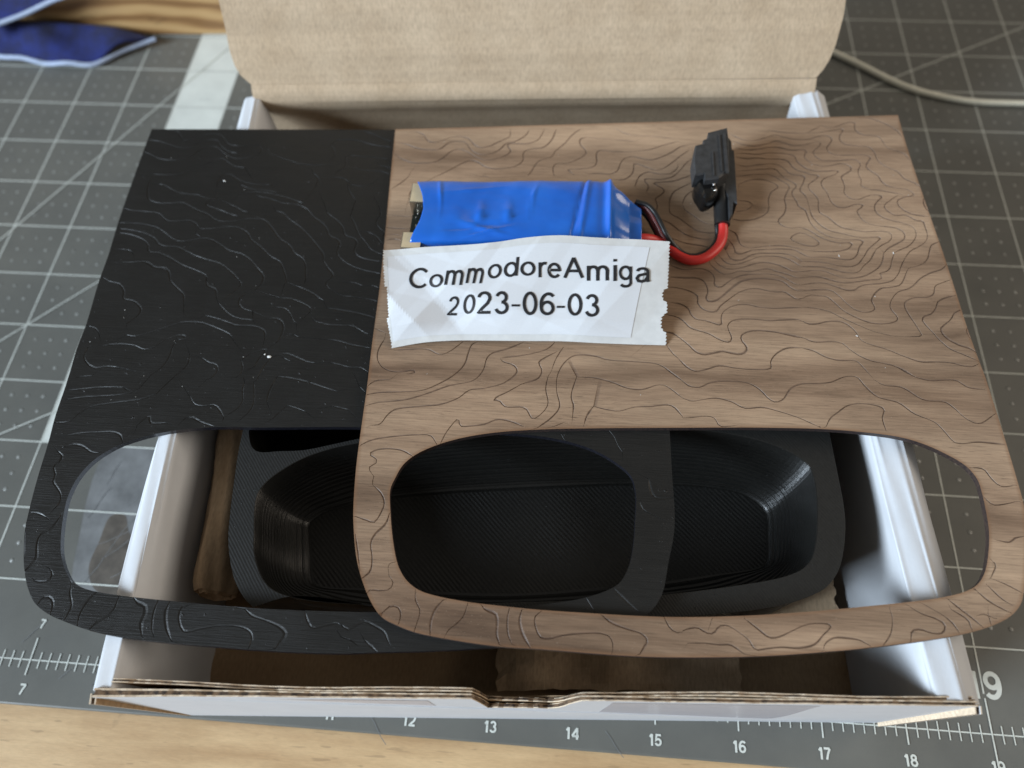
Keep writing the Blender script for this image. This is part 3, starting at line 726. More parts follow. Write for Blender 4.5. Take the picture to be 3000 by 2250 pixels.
GLYPHS = [('C',0.0852,0.5744,0.1411,0.5577,0.0936,0.7927),('o',0.1534,0.5654,0.2006,0.5578,0.1603,0.7066),('m',0.2106,0.5805,0.275,0.5714,0.2199,0.7411),('m',0.2881,0.5909,0.3471,0.5844,0.2978,0.7537),('o',0.3652,0.6331,0.4106,0.623,0.3708,0.7827),('d',0.4214,0.6327,0.4684,0.6212,0.4259,0.8294),('o',0.4785,0.6279,0.5319,0.6199,0.4795,0.7681),('r',0.5443,0.604,0.5753,0.6013,0.5443,0.7524),('e',0.577,0.5938,0.6276,0.5903,0.5773,0.7414),('A',0.6348,0.5913,0.7083,0.602,0.6359,0.7905),('m',0.7182,0.5814,0.7945,0.592,0.7184,0.7281),('i',0.8093,0.5896,0.821,0.5912,0.809,0.7986),('g',0.828,0.5288,0.873,0.5347,0.8275,0.738),('a',0.8836,0.5834,0.9292,0.5896,0.883,0.7312),('2',0.2144,0.2703,0.2525,0.2639,0.2288,0.4624),('0',0.2751,0.2775,0.3166,0.2757,0.2842,0.4737),('2',0.3294,0.2735,0.3822,0.2709,0.3317,0.5015),('3',0.3954,0.2649,0.4421,0.2608,0.3951,0.4937),('-',0.4522,0.3348,0.4793,0.3317,0.452,0.3562),('0',0.489,0.2478,0.5405,0.2462,0.4881,0.4736),('6',0.5477,0.2431,0.6019,0.2421,0.5477,0.4627),('-',0.6094,0.3139,0.6382,0.3152,0.6095,0.3344),('0',0.6478,0.2404,0.7009,0.2476,0.6489,0.4543),('3',0.7109,0.2387,0.7607,0.2453,0.7114,0.4558)]
RED_WIRE = [(15.559,5.568,2.58),(15.574,5.475,2.54),(15.578,5.374,2.51),(15.538,5.212,2.508),(15.434,5.062,2.508),(15.293,4.952,2.508),(15.145,4.93,2.508),(15.01,4.99,2.508),(14.899,5.092,2.508),(14.817,5.154,2.525),(14.709,5.175,2.565),(14.586,5.142,2.625),(14.47,5.113,2.645),(14.333,5.055,2.645)]
BLACK_WIRE = [(15.517,5.552,2.56),(15.506,5.451,2.52),(15.513,5.355,2.475),(15.471,5.22,2.475),(15.374,5.099,2.475),(15.234,5.027,2.475),(15.109,5.035,2.475),(15.014,5.086,2.505),(14.924,5.134,2.575),(14.84,5.211,2.645),(14.769,5.35,2.685),(14.694,5.5,2.705),(14.606,5.59,2.725),(14.462,5.643,2.725)]
THIN_A = [(14.466,5.679,2.685),(14.571,5.616,2.685),(14.648,5.539,2.665),(14.732,5.384,2.625),(14.808,5.26,2.565),(14.879,5.164,2.535)]
THIN_B = [(14.471,5.684,2.645),(14.564,5.628,2.645),(14.63,5.55,2.625),(14.709,5.401,2.585),(14.785,5.277,2.525),(14.867,5.165,2.505)]
THIN_C = [(14.452,5.688,2.605),(14.534,5.608,2.605),(14.626,5.533,2.565),(14.711,5.391,2.525),(14.779,5.265,2.485)]
PLUG_TOP = [(15.194,6.424,2.95),(15.301,6.461,2.95),(15.298,6.525,2.95),(15.364,6.561,2.95),(15.368,6.659,2.95),(15.615,6.752,2.95),(15.62,6.532,2.95),(15.597,6.01,2.95),(15.462,5.881,2.95),(15.29,5.843,2.95),(15.289,5.942,2.95),(15.168,5.913,2.95),(15.159,6.207,2.95)]
PLUG_LOW = [(15.259,6.537,2.72),(15.683,6.822,2.72),(15.717,6.756,2.72),(15.715,6.604,2.72),(15.743,6.592,2.72),(15.742,6.269,2.72),(15.727,5.688,2.72),(15.679,5.7,2.72),(15.656,5.498,2.72),(15.625,5.467,2.72),(15.622,5.796,2.72),(15.581,5.886,2.72),(15.282,5.933,2.72)]
PLUG_TAPE = [(15.187,5.978,2.85),(15.314,6.046,2.85),(15.467,5.991,2.85),(15.516,5.84,2.85),(15.477,5.747,2.85),(15.393,5.661,2.85),(15.311,5.612,2.85),(15.273,5.64,2.85),(15.253,5.714,2.85),(15.21,5.78,2.85),(15.191,5.87,2.85)]
RELIEF = [(15.542,6.019,2.64),(15.55,5.882,2.62),(15.56,5.688,2.58),(15.564,5.47,2.545)]
SOLDER = [(15.408,5.827,2.9),(15.422,5.737,2.9)]
CABLE = [(17.817,12.411,0.055),(18.238,12.179,0.055),(18.645,11.907,0.055),(19.041,11.619,0.055),(19.552,11.216,0.055),(19.935,10.984,0.055),(20.458,10.802,0.055),(20.99,10.704,0.055),(21.839,10.693,0.055),(22.62,10.694,0.055)]


# ------------------------------------------------------------------ table and cutting mat
tb = MB(); tb.box(-20, 45, -14, 40, -1.2, -0.09)
t_o = tb.obj('tabletop', M['maple']); t_o['kind'] = 'structure'

mat_t = thing('cutting_mat', (13.5, 3, 0), 'grey vinyl cutting mat printed with a white inch grid, lying under the open box', 'cutting mat')
mb = MB(); mb.box(-2.0, 34, -0.535, 22.5, -0.09, 0.0)
o = mb.obj('vinyl_sheet', M['vinyl'], mat_t)
b_ = o.modifiers.new('b', 'BEVEL'); b_.width = 0.0006; b_.segments = 2
gl = MB()
def bar(x0, y0, x1, y1, w, z):
    d = np.array([x1 - x0, y1 - y0], float); d /= np.linalg.norm(d); n = np.array([-d[1], d[0]]) * w / 2
    gl.face([(x0 - n[0], y0 - n[1], z), (x1 - n[0], y1 - n[1], z), (x1 + n[0], y1 + n[1], z), (x0 + n[0], y0 + n[1], z)][::1])
for k in range(-1, 33):
    if k == 7: bar(k, 3, k, 22, 0.02, 0.004)
    elif 8 <= k <= 18: bar(k, 1, k, 22, 0.02, 0.004)
    else: bar(k, 0.62 if k != 19 else 0.45, k, 22, 0.02, 0.004)
for k in range(1, 22):
    bar(-1.5, k, 33, k, 0.02, 0.008)
for x0, y0, x1, y1, z in ((4.0, 7.0, 9.6, 16.6, 0.012), (-1, 1.05, 7.35, 4.62, 0.012), (2.2, 0.25, 8.2, 9.75, 0.012), (16, 9.28, 27, 15.5, 0.016), (0, 14.5, 12, 18, 0.016)):
    pass
bar(*(lambda a, b: (a[0] - 3 * (b[0] - a[0]), a[1] - 3 * (b[1] - a[1]), a[0] + 4 * (b[0] - a[0]), a[1] + 4 * (b[1] - a[1])))((4.62, 8.02), (5.72, 10.02)), 0.02, 0.012)
bar(4.68 - 2.48, 4.66 - 2.52, 5.92 + 0.6, 5.92 + 0.61, 0.02, 0.012)
bar(5.33 - 2.4, 3.08 - 1.425, 5.97 + 1.0, 3.46 + 0.59, 0.02, 0.016)
bar(18.45 - 5, 10.66 - 2.843, 22.39 + 8, 12.9 + 4.55, 0.02, 0.012)
go = gl.obj('grid_lines', M['prnt'], mat_t)
bd = MB()
for k in range(3, 21):
    bd.face([(6.0, k + 0.012, 0.002), (7.0, k + 0.012, 0.002), (7.0, k + 0.988, 0.002), (6.0, k + 0.988, 0.002)])
band = bd.obj('printed_band', M['band'], mat_t)
gl = MB()
bar(-1.5, 0, 33, 0, 0.016, 0.004)
for k in range(-8, 8 * 30):
    if k % 8 == 0:
        if k / 8 == 19: bar(19, -0.48, 19, 0.40, 0.018, 0.008)
        else: bar(k / 8, -0.185, k / 8, 0.27 if k / 8 < 16 else 0.17, 0.018, 0.008)
    else: bar(k / 8, -0.10, k / 8, 0.10, 0.014, 0.008)
gl.obj('ruler_ticks', M['prnt'], mat_t)
def arc(cx, cy, rx, ry, a0, a1, n=20):
    return [(cx + rx * math.cos(math.radians(a0 + (a1 - a0) * k / n)), cy + ry * math.sin(math.radians(a0 + (a1 - a0) * k / n))) for k in range(n + 1)]
def turned(S): return [[(0.6 - x, 1 - y) for x, y in L] for L in S]
SIX = [arc(.3, .30, .26, .28, 0, 360, 28), arc(.36, .48, .33, .48, 48, 180) + [(.035, .30)]]
STROKES = {
    'C': [arc(.5, .5, .44, .46, 42, 318, 30)], 'o': [arc(.3, .35, .29, .34, 0, 360, 28)], '0': [arc(.28, .5, .26, .48, 0, 360, 30)],
    'm': [[(0, 0), (0, .72)], [(0, .42)] + arc(.19, .46, .19, .215, 175, 0, 12) + [(.38, 0)], [(.38, .42)] + arc(.57, .46, .19, .215, 175, 0, 12) + [(.76, 0)]],
    'd': [arc(.28, .35, .27, .34, 0, 360, 26), [(.57, 0), (.57, 1.0)]],
    'r': [[(0, 0), (0, .72)], [(0, .38)] + arc(.24, .42, .235, .255, 165, 68, 8)],
    'e': [[(.04, .37), (.56, .37)] + arc(.3, .35, .27, .335, 4, 322, 26)],
    'A': [[(0, 0), (.40, 1.0)], [(.40, 1.0), (.80, 0)], [(.15, .34), (.65, .34)]],
    'i': [[(0, 0), (0, .72)], [(0, .88), (0, 1.0)]],
    'g': [arc(.28, .39, .27, .31, 0, 360, 26), [(.56, .72), (.56, -.10)] + arc(.29, -.10, .27, .20, 0, -150, 14)],
    'a': [arc(.28, .50, .23, .185, 168, 0, 12) + [(.51, .12), (.55, 0)], [(.51, .42), (.30, .375), (.12, .32), (.035, .18), (.10, .045), (.25, .015), (.41, .08), (.51, .25)]],
    '2': [arc(.3, .715, .255, .255, 172, -18, 16) + [(.46, .47), (.20, .22), (.06, .05), (.07, .045), (.60, .045)]],
    '3': [arc(.27, .745, .22, .225, 165, -85, 16), arc(.27, .275, .265, .25, 88, -165, 18)],
    '6': SIX, '9': turned(SIX), '-': [[(0, 0), (.40, 0)]],
    '1': [[(0, .73), (.20, .97)], [(.20, 1.0), (.20, 0)]], '4': [[(.46, 0), (.46, 1.0)], [(.46, .98), (.0, .29)], [(.0, .29), (.62, .29)]],
    '5': [[(.55, .95), (.13, .95), (.06, .47)] + arc(.28, .31, .26, .27, 128, -160, 16)],
    '7': [[(0, .95), (.56, .95)], [(.56, .95), (.36, .52), (.22, 0)]], '8': [arc(.3, .745, .215, .22, 0, 360, 22), arc(.3, .275, .265, .255, 0, 360, 24)]}
GL = {}
def glyph_mesh(ch, w=0.125):
    if (ch, w) in GL: return GL[ch, w]
    loops = []
    for L in STROKES[ch]:
        closed = len(L) > 3 and math.dist(L[0], L[-1]) < 1e-6
        L = [L[0]] + [q for a_, q in zip(L, L[1:]) if math.dist(a_, q) > 1e-4]
        P = np.array(L, float)
        if len(P) == 2: P = np.stack([np.linspace(P[0][q], P[1][q], 9) for q in (0, 1)], 1)
        if closed:
            P = P[:-1]; T = np.roll(P, -1, 0) - np.roll(P, 1, 0)
        else:
            d = np.diff(P, axis=0); d /= np.linalg.norm(d, axis=1)[:, None]
            T = np.vstack([d[:1], d[:-1] + d[1:], d[-1:]])
        T /= np.linalg.norm(T, axis=1)[:, None]; Nn = np.stack([-T[:, 1], T[:, 0]], 1)
        k = np.ones(len(P))
        if not closed and len(P) > 2:
            c = np.sum(d[:-1] * T[1:-1], axis=1); k[1:-1] = 1 / np.clip(c, 0.6, 1)
        a_, b_ = P + Nn * (w / 2 * k)[:, None], P - Nn * (w / 2 * k)[:, None]
        loops.append(([a_, b_], closed))
    ls = []
    for (a_, b_), cl in loops: ls += [a_, b_] if cl else [np.vstack([a_, b_[::-1]])]
    vo, fo = cdt(ls)
    c = vo[fo].mean(1); k = np.zeros(len(fo), bool)
    for (a_, b_), cl in loops:
        k |= (inside(c, a_) ^ inside(c, b_)) if cl else inside(c, np.vstack([a_, b_[::-1]]))
    f = fo[k]; p, q, r = vo[f[:, 0]], vo[f[:, 1]], vo[f[:, 2]]
    ar = (q[:, 0] - p[:, 0]) * (r[:, 1] - p[:, 1]) - (q[:, 1] - p[:, 1]) * (r[:, 0] - p[:, 0])
    f = f[np.abs(ar) > 1e-10]; ar = ar[np.abs(ar) > 1e-10]; f[ar < 0] = f[ar < 0][:, ::-1]
    us = np.unique(f); rm = -np.ones(len(vo), int); rm[us] = np.arange(len(us))
    GL[ch, w] = (vo[us], [tuple(t) for t in rm[f].tolist()])
    return GL[ch, w]
CAP = None
def flat_text(name, txt, x, y, h, parent, m, bold=0.02, z=0.006, gap=0.14):
    mbx = MB(); cx = 0
    parts = []
    for ch in txt:
        v, f = glyph_mesh(ch, bold)
        w = v[:, 0].max() - v[:, 0].min(); hh = v[:, 1].max() - v[:, 1].min(); s = h / hh
        parts.append(((v[:, 0] - v[:, 0].min()) * s * 1.0, (v[:, 1] - v[:, 1].min()) * s, f, w * s))
    tot = sum(p[3] for p in parts) + gap * h * (len(parts) - 1)
    cx = x - tot / 2
    for vx, vy, f, w in parts:
        mbx.add([(cx + a, y + b, z) for a, b in zip(vx, vy)], f); cx += w + gap * h
    return mbx.obj(name, m, parent)
for k in (7, 10, 11, 12, 13, 14, 15, 16, 17, 18, 19, 20):
    flat_text('printed_number', str(k), k + (0.03 if k == 7 else 0), -0.42, 0.135, mat_t, M['prnt'], 0.2)
for k in (7, 19, 20, 21):
    flat_text('printed_number', str(k), k + (0.03 if k > 7 else 0), 0.39, 0.33 if k != 7 else 0.12, mat_t, M['prnt'], 0.2, gap=0.22)

# scuffs, painted glare and residue on the mat, seen through the black panel's opening
def patch(name, poly, m, z):
    mbx = MB(); mbx.face([(a, b, z) for a, b in catmull(poly, 5, True)]); return mbx.obj(name, m, mat_t)
patch('scuff_glare_patch', [(7.05, 2.9), (7.6, 3.0), (8.3, 2.95), (8.6, 2.4), (8.6, 1.05), (8.2, 0.75), (7.3, 0.85), (7.08, 1.6)], M['scuff_glare'], 0.0015)
patch('brown_residue', [(7.42, 1.95), (7.62, 1.98), (7.75, 1.75), (7.98, 1.55), (8.28, 1.5), (8.3, 0.95), (7.6, 0.9), (7.36, 1.2), (7.38, 1.6)], M['stain'], 0.003)

sc_ = MB(); rsc = random.Random(8)
def scratch(x, y, L, a, w):
    c, s_ = math.cos(a), math.sin(a); n = (-s_ * w, c * w)
    P = [(x + c * L * k / 4 + 0.02 * L * math.sin(k * 1.7), y + s_ * L * k / 4) for k in range(5)]
    for p, q in zip(P, P[1:]): sc_.face([(p[0] - n[0], p[1] - n[1], 0.0055), (q[0] - n[0], q[1] - n[1], 0.0055), (q[0] + n[0], q[1] + n[1], 0.0055), (p[0] + n[0], p[1] + n[1], 0.0055)])
for x, y, L, a in ((7.35, 1.0, 1.1, 1.15), (7.5, 1.35, 0.8, 0.75), (7.3, 1.5, 0.9, 0.5), (7.1, 1.9, 0.5, 1.2), (7.6, 2.1, 0.6, 0.9), (7.2, 2.4, .4, 1.3), (7.7, 1.1, .5, .6), (11.5, -.33, .4, -.9), (14.4, -.3, .35, -.9), (6.8, 0.2, .35, .9), (7.9, -.25, .3, 1.0), (7.45, -0.2, .2, .8)): scratch(x, y, L, a, 0.004)
for _ in range(40): scratch(rsc.uniform(2, 24), rsc.uniform(1, 13), rsc.uniform(.1, .5), rsc.uniform(0, 3), 0.003)
o = sc_.obj('knife_scratches', M['smear'], mat_t); o['kind'] = 'stuff'

# ------------------------------------------------------------------ cardboard box
A = math.radians(3.3); U = np.array([math.cos(A), math.sin(A)]); Vv = np.array([-U[1], U[0]]); O = np.array([9.19, -0.42])
def B(s, t, z):
    q = O + U * s + Vv * t; return (q[0], q[1], z)
H = 2.3
box = thing('cardboard_box', B(4.28, 4.1, 0), 'open white mailer box with brown inside and its lid folded back, holding the black tray', 'box')
def board(name, poly, frame, thick, mats, parent=box, lin=0.013, jit=0.0, inset=0.02):
    """corrugated board: two liners and a recessed core; frame(a,b,c) maps plane coords + depth to inches"""
    mbx = MB()
    n = len(poly)
    def slab(P, c0, c1, m_a, m_b, m_e):
        mbx.face([frame(a, b, c0) for a, b in P][::-1], m_a); mbx.face([frame(a, b, c1) for a, b in P], m_b)
        for k in range(len(P)):
            (a0, b0), (a1, b1) = P[k], P[(k + 1) % len(P)]
            mbx.face([frame(a0, b0, c0), frame(a1, b1, c0), frame(a1, b1, c1), frame(a0, b0, c1)], m_e)
    P1 = [(a + rng.uniform(-jit, jit), b + rng.uniform(-jit, jit)) for a, b in poly]
    P2 = [(a + rng.uniform(-jit, jit), b + rng.uniform(-jit, jit)) for a, b in poly]
    cx = sum(a for a, b in poly) / n; cy = sum(b for a, b in poly) / n
    slab(P1, 0, lin, 0, 0, 2); slab(P2, thick - lin, thick, 1, 1, 2)
    core = []
    for k in range(n):
        a, b = poly[k]; d = math.hypot(a - cx, b - cy)
        core.append((a + (cx - a) / d * inset, b + (cy - b) / d * inset))
    slab(core, lin, thick - lin, 3, 3, 3)
    return mbx.obj(name, [mats[0], mats[1], M['liner'], M['flute']], parent)
def edge_pts(f, a, b, n): return [(a + (b - a) * k / n, f(a + (b - a) * k / n)) for k in range(n + 1)]
# floor
mbx = MB(); mbx.box(0.05, 8.5, 0.0, 8.62, 0.012, 0.07, 0, B); mbx.obj('floor_panel', M['kraft_shade'], box)
# rolled side walls (white, double thick)
def side(name, prof):
    rows = []
    n = 60
    for k in range(n + 1):
        t = -0.01 + 8.22 * k / n
        r = []
        for q, (s, z) in enumerate(prof):
            wob = 0.012 * math.sin(t * 2.1 + q * 0.5) * (1 if z > 1.5 else 0.3) + (0.02 * math.sin(t * 9) * math.sin(t * 4.3) if q == len(prof) - 1 else 0)
            r.append(B(s + wob, t, z + 0.006 * math.sin(t * 3.3 + q)))
        rows.append(r)
    mbx = MB(); mbx.grid(rows)
    for r, rev in ((rows[0], 0), (rows[-1], 1)):
        mbx.face(r if rev else r[::-1])
    o = mbx.obj(name, M['white'], box, smooth=True)
    for p in o.data.polygons:
        if len(p.vertices) > 4: p.use_smooth = False
    return o
def rnd(prof, n=4): return [tuple(p) for p in catmull(prof, n)]
side('side_wall', rnd([(0.0, 0.0), (-0.01, 1.1), (-0.012, 2.0), (-0.006, 2.19), (0.008, 2.245), (0.035, 2.268), (0.185, 2.298), (0.215, 2.292), (0.245, 2.262), (0.275, 2.15), (0.30, 1.9), (0.30, 1.1), (0.26, 0.073)]))
side('side_wall', rnd([(8.22, 0.073), (8.16, 1.1), (8.125, 2.0), (8.115, 2.22), (8.13, 2.25), (8.18, 2.268), (8.33, 2.296), (8.385, 2.298), (8.43, 2.28), (8.57, 2.185), (8.60, 2.14), (8.605, 2.0), (8.60, 1.1), (8.58, 0.0)]))
# front wall: two boards with the torn thumb notch
def topz(s, ph):
    z = H + 0.022 * math.sin(s * 1.7 + ph) + 0.010 * math.sin(s * 7.3 + ph * 3) + 0.006 * math.sin(s * 19 + ph)
    if 3.76 < s < 4.84:
        e = min((s - 3.76) / 0.10, (4.84 - s) / 0.30, 1.0)
        z -= (0.95 if ph < 1 else 0.72) * (e * e * (3 - 2 * e)) + 0.012 * math.sin(s * 41)
    return z
sN = [0.06 + (8.50 - 0.06) * k / 160 for k in range(161)]
poly = [(0.30, 0.08)] + [(s, topz(s, 2.1) - 0.005) for s in sN if s > 0.2] + [(8.42, 0.08)]
board('front_panel', poly, lambda a, b, c: B(a, 0.006 + 0.042 + 0.055 * math.exp(-max(a, 0) / 1.3) + 0.010 * math.sin(a * 2.3) - c, b), 0.038, (M['kraft_shade'], M['kraft_shade']), jit=0.007, lin=0.011)
poly = [(0.08, 0.0)] + [(s, topz(s, 0.4)) for s in sN] + [(8.47, 0.0)]
board('front_panel', poly, lambda a, b, c: B(a, 0.006 - c * (1 + 0.9 * math.exp(-max(a, 0) / 1.3)), b), 0.046, (M['kraft_shade'], M['white']), jit=0.007, lin=0.011)
# corner flanges of the outer board
board('corner_flange', [(-0.04, 2.27), (-0.135, 2.25), (-0.085, 0.0), (-0.04, 0.0)], lambda a, b, c: B(0.075 - c, a, b), 0.065, (M['kraft_shade'], M['white']))
board('corner_flange', [(-0.03, 2.27), (-0.10, 2.25), (-0.08, 0.0), (-0.03, 0.0)], lambda a, b, c: B(8.49 + c, a, b), 0.065, (M['liner'], M['white']))
# clear tape strips across the front
for s0, s1, z0, z1 in ((1.25, 3.3, 0.35, 2.12), (5.1, 7.1, 0.25, 2.15)):
    P = catmull([(s0, z1), (s0 + .02, z0 + .2), (s0 + 0.25, z0), (s1 - 0.25, z0), (s1 - .02, z0 + .2), (s1, z1)], 5)
    mbx = MB(); mbx.face([B(a, -0.0425 - 0.046 * 0.9 * math.exp(-a / 1.3), b) for a, b in P]); mbx.obj('tape_strip', M['mauve'], box)
# back wall curving into the lid
rows = []
la = math.radians(60)
prof = [(8.62, 0.07), (8.62, 0.9), (8.56, 1.4), (8.42, 1.78), (8.26, 2.02), (8.185, 2.19), (8.19, 2.31), (8.235, 2.395), (8.285, 2.455)]
prof = [tuple(p) for p in catmull(prof, 5)]
for k in range(41):
    s = 0.16 + 8.22 * k / 40
    bow = 0.03 * math.sin(math.pi * k / 40)
    rows.append([B(s, t + bow * (1 if z < 2.2 else 0.3) - 0.03, z) for t, z in prof])
mbx = MB(); mbx.grid(rows); mbx.obj('back_wall', M['kraft'], box, smooth=True)
mbx = MB(); mbx.grid([[B(s, t, z) for t, z in ((8.66, 0.0), (8.66, 1.0), (8.60, 1.5), (8.36, 2.2), (8.33, 2.42))] for s in (0.25, 8.3)]); mbx.obj('back_wall', M['white'], box)
def lidf(a, b, c):
    sag = 0.03 * math.sin(b * 1.1)
    return B(a, 8.285 + b * math.cos(la) + c * math.sin(la), 2.435 + b * math.sin(la) - c * math.cos(la))
poly = [(0.16, 0.0), (0.02, 0.13), (-0.04, 0.26), (-0.07, 0.45)] + [(-0.075 + 0.01 * math.sin(k * 2.1), 0.45 + 0.35 * k) for k in range(1, 18)] + [(8.585 + 0.012 * math.sin(k * 1.7), 0.45 + 0.35 * k) for k in range(17, 0, -1)] + [(8.57, 0.45), (8.53, 0.26), (8.46, 0.12), (8.38, 0.0)]
board('lid', poly, lidf, 0.07, (M['kraft'], M['white']), jit=0.004)

# ------------------------------------------------------------------ kraft paper inside the box
def crumple(name, s0, s1, t0, t1, zf, amp, m, label, cat, seed, n=26, edge=0.06):
    r = random.Random(seed)
    cre = [(r.uniform(0, 6.28), r.uniform(-1, 1), r.uniform(0.3, 1.0)) for _ in range(14)]
    rows = []
    for j in range(n + 1):
        row = []
        for i in range(n + 1):
            a, b = i / n, j / n
            s = s0 + (s1 - s0) * a; t = t0 + (t1 - t0) * b
            h = sum(w * abs(((s - s0) * math.cos(q) + (t - t0) * math.sin(q) - c * 1.2) % 0.9 - 0.45) for q, c, w in cre) / len(cre)
            if i in (0, n): s += r.uniform(-edge, edge) * 0.5
            if j in (0, n): t += r.uniform(-edge, edge) * 0.5
            row.append(B(s, t, zf(a, b) + amp * h * 4))
        rows.append(row)
    root = thing(name, B((s0 + s1) / 2, (t0 + t1) / 2, 0.08), label, cat)
    mbx = MB(); mbx.grid(rows); o = mbx.obj('paper_sheet', m, root)
    sol = o.modifiers.new('s', 'SOLIDIFY'); sol.thickness = 0.0002
    return root
crumple('packing_paper', 3.9, 6.8, 0.22, 2.6, lambda a, b: 0.09 + 0.22 * b + 0.1 * a * (1 - a), 0.55, M['brown_paper'], 'crumpled brown packing paper spilling out from under the front of the tray', 'packing paper', 3)
crumple('packing_paper', 7.0, 8.02, 0.9, 1.7, lambda a, b: 0.55 + 0.1 * b - 0.45 * (1 - a) * b, 0.05, M['brown_paper'], 'smaller piece of brown packing paper tucked under the right end of the tray', 'packing paper', 9, n=16)
roll = thing('rolled_paper', B(1.0, 3.0, 0.08), 'rolled brown packing paper wedged between the tray and the left box wall', 'packing paper')
rows = []
rr = random.Random(5)
for j in range(40):
    t = 1.12 + 4.2 * j / 39; row = []
    for q in range(40):
        a = 2 * math.pi * q / 40 * 1.0
        rad = 0.26 + 0.025 * math.sin(3 * a + t * 2) + 0.018 * math.sin(7 * a - t * 3.1) + rr.uniform(-0.008, 0.008)
        if j < 3: rad *= (0.80, 0.93, 0.99)[j]
        row.append(B(0.60 + 0.03 * math.sin(t) + rad * math.cos(a) * 0.95, t, 1.30 + rad * math.sin(a) * 1.5))
    rows.append(row)
mbx = MB(); mbx.grid(rows, 0, True)
for k in range(3):
    ring = [[tuple(np.array(p) * 1.0) for p in rows[0]], None]
inner = []
c0 = np.mean(np.array(rows[0]), 0)
prev = rows[0]
for k, (f, dt) in enumerate(((0.82, 0.03), (0.74, -0.02), (0.55, 0.02), (0.45, -0.01), (0.2, 0.03))):
    cur = [tuple(c0 + (np.array(p) - c0) * f + np.array([-Vv[0], -Vv[1], 0]) * 0 + np.array([Vv[0] * dt, Vv[1] * dt, 0])) for p in rows[0]]
    mbx.grid([cur, prev], 0, True); prev = cur
mbx.obj('paper_sheet', M['brown_paper'], roll, smooth=True)
rsup = MB(); rsup.box(0.42, 0.80, 1.6, 5.2, 0.075, 0.95, 0, B); rsup.obj('folded_stack', M['brown_paper'], roll)

# ------------------------------------------------------------------ printed tray
def plate_poly(s, n=4, deg=50):
    P = pts2(s); return catmull(P, n, True, corners_of(P, deg))
ZR = 2.2
tray = thing('plastic_tray', (13.4, 2.6, 0.08), 'black 3D printed tray with a deep rounded bowl, sitting in the box under the panels', 'tray')
rimP, pockP = plate_poly(TRAY_RIM), plate_poly(POCKET)
bowlP, floorP = (catmull(pts2(x), 6, True) for x in (BOWL, BOWL_FLOOR))
def by_angle(P, c, n):
    P = np.array(P); a = np.arctan2(P[:, 1] - c[1], (P[:, 0] - c[0]) * 0.42)
    o = np.argsort(a); a, P = a[o], P[o]
    a = np.concatenate([a[-1:] - 2 * np.pi, a, a[:1] + 2 * np.pi]); P = np.vstack([P[-1:], P, P[:1]])
    th = np.linspace(-np.pi, np.pi, n, endpoint=False)
    return np.stack([np.interp(th, a, P[:, 0]), np.interp(th, a, P[:, 1])], 1)
cb = np.array([13.4, 1.72]); NB = 260
oa, fa = by_angle(bowlP, cb, NB), by_angle(floorP, cb, NB)
vo, fo = cdt([rimP, oa, pockP]); f = keep(vo, fo, rimP, [oa, pockP])
mbx = MB()
mbx.add([(a, b, ZR) for a, b in vo], f.tolist(), 0)
RZ = 0.05
mbx.grid([[(a, b, ZR) for a, b in rimP], [(c_[0] + (cb[0] - c_[0]) * 0.012, c_[1] + (cb[1] - c_[1]) * 0.012, ZR - 0.02) for c_ in rimP]], 0, True)
mbx.grid([[(c_[0] + (cb[0] - c_[0]) * 0.012, c_[1] + (cb[1] - c_[1]) * 0.012, ZR - 0.02) for c_ in rimP], [(c_[0] + (cb[0] - c_[0]) * 0.05, c_[1] + (cb[1] - c_[1]) * 0.08, 0.08) for c_ in rimP]], 1, True)
mbx.obj('rim', [M['rim'], M['wall']], tray)
ZF = 1.0
rows = []
NL = 44
def prof_in(d): return 0.5 * (1 - (1 - d ** 2.3) ** 0.5) + 0.5 * d ** 3.2
rows.append([(a, b, ZR) for a, b in oa])
rows.append([(a + (cb[0] - a) * 0.004, b + (cb[1] - b) * 0.006, ZR - 0.012) for a, b in oa])
for k in range(NL):
    d0, d1 = k / NL, (k + 1) / NL
    i0, i1 = prof_in(d0), prof_in(d1)
    m_ = 0.5 * (i0 + i1)
    for d, i in ((d0 + 0.75 / NL * 0.3, i0 * 0.8 + i1 * 0.2), (d1, i0 * 0.55 + i1 * 0.45)):
        i = min(1, max(0.006, i)); z = ZR - 0.012 - (ZR - ZF - 0.012) * d
        P = oa + (fa - oa) * i
        rows.append([(a, b, z) for a, b in P])
rows.append([(a, b, ZF) for a, b in fa])
mbx = MB(); mbx.grid(rows[::-1], 0, True)
mbx.obj('bowl_wall', M['wall'], tray)
mbx = MB(); mbx.face([(a, b, ZF + 0.0005) for a, b in fa]); mbx.obj('bowl_floor', M['floor'], tray)
mbx = MB(); mbx.grid([[(a, b, 1.5) for a, b in pockP], [(a, b, ZR) for a, b in pockP]], 0, True); mbx.face([(a, b, 1.5) for a, b in pockP][::-1]); mbx.obj('pocket', M['wall'], tray)

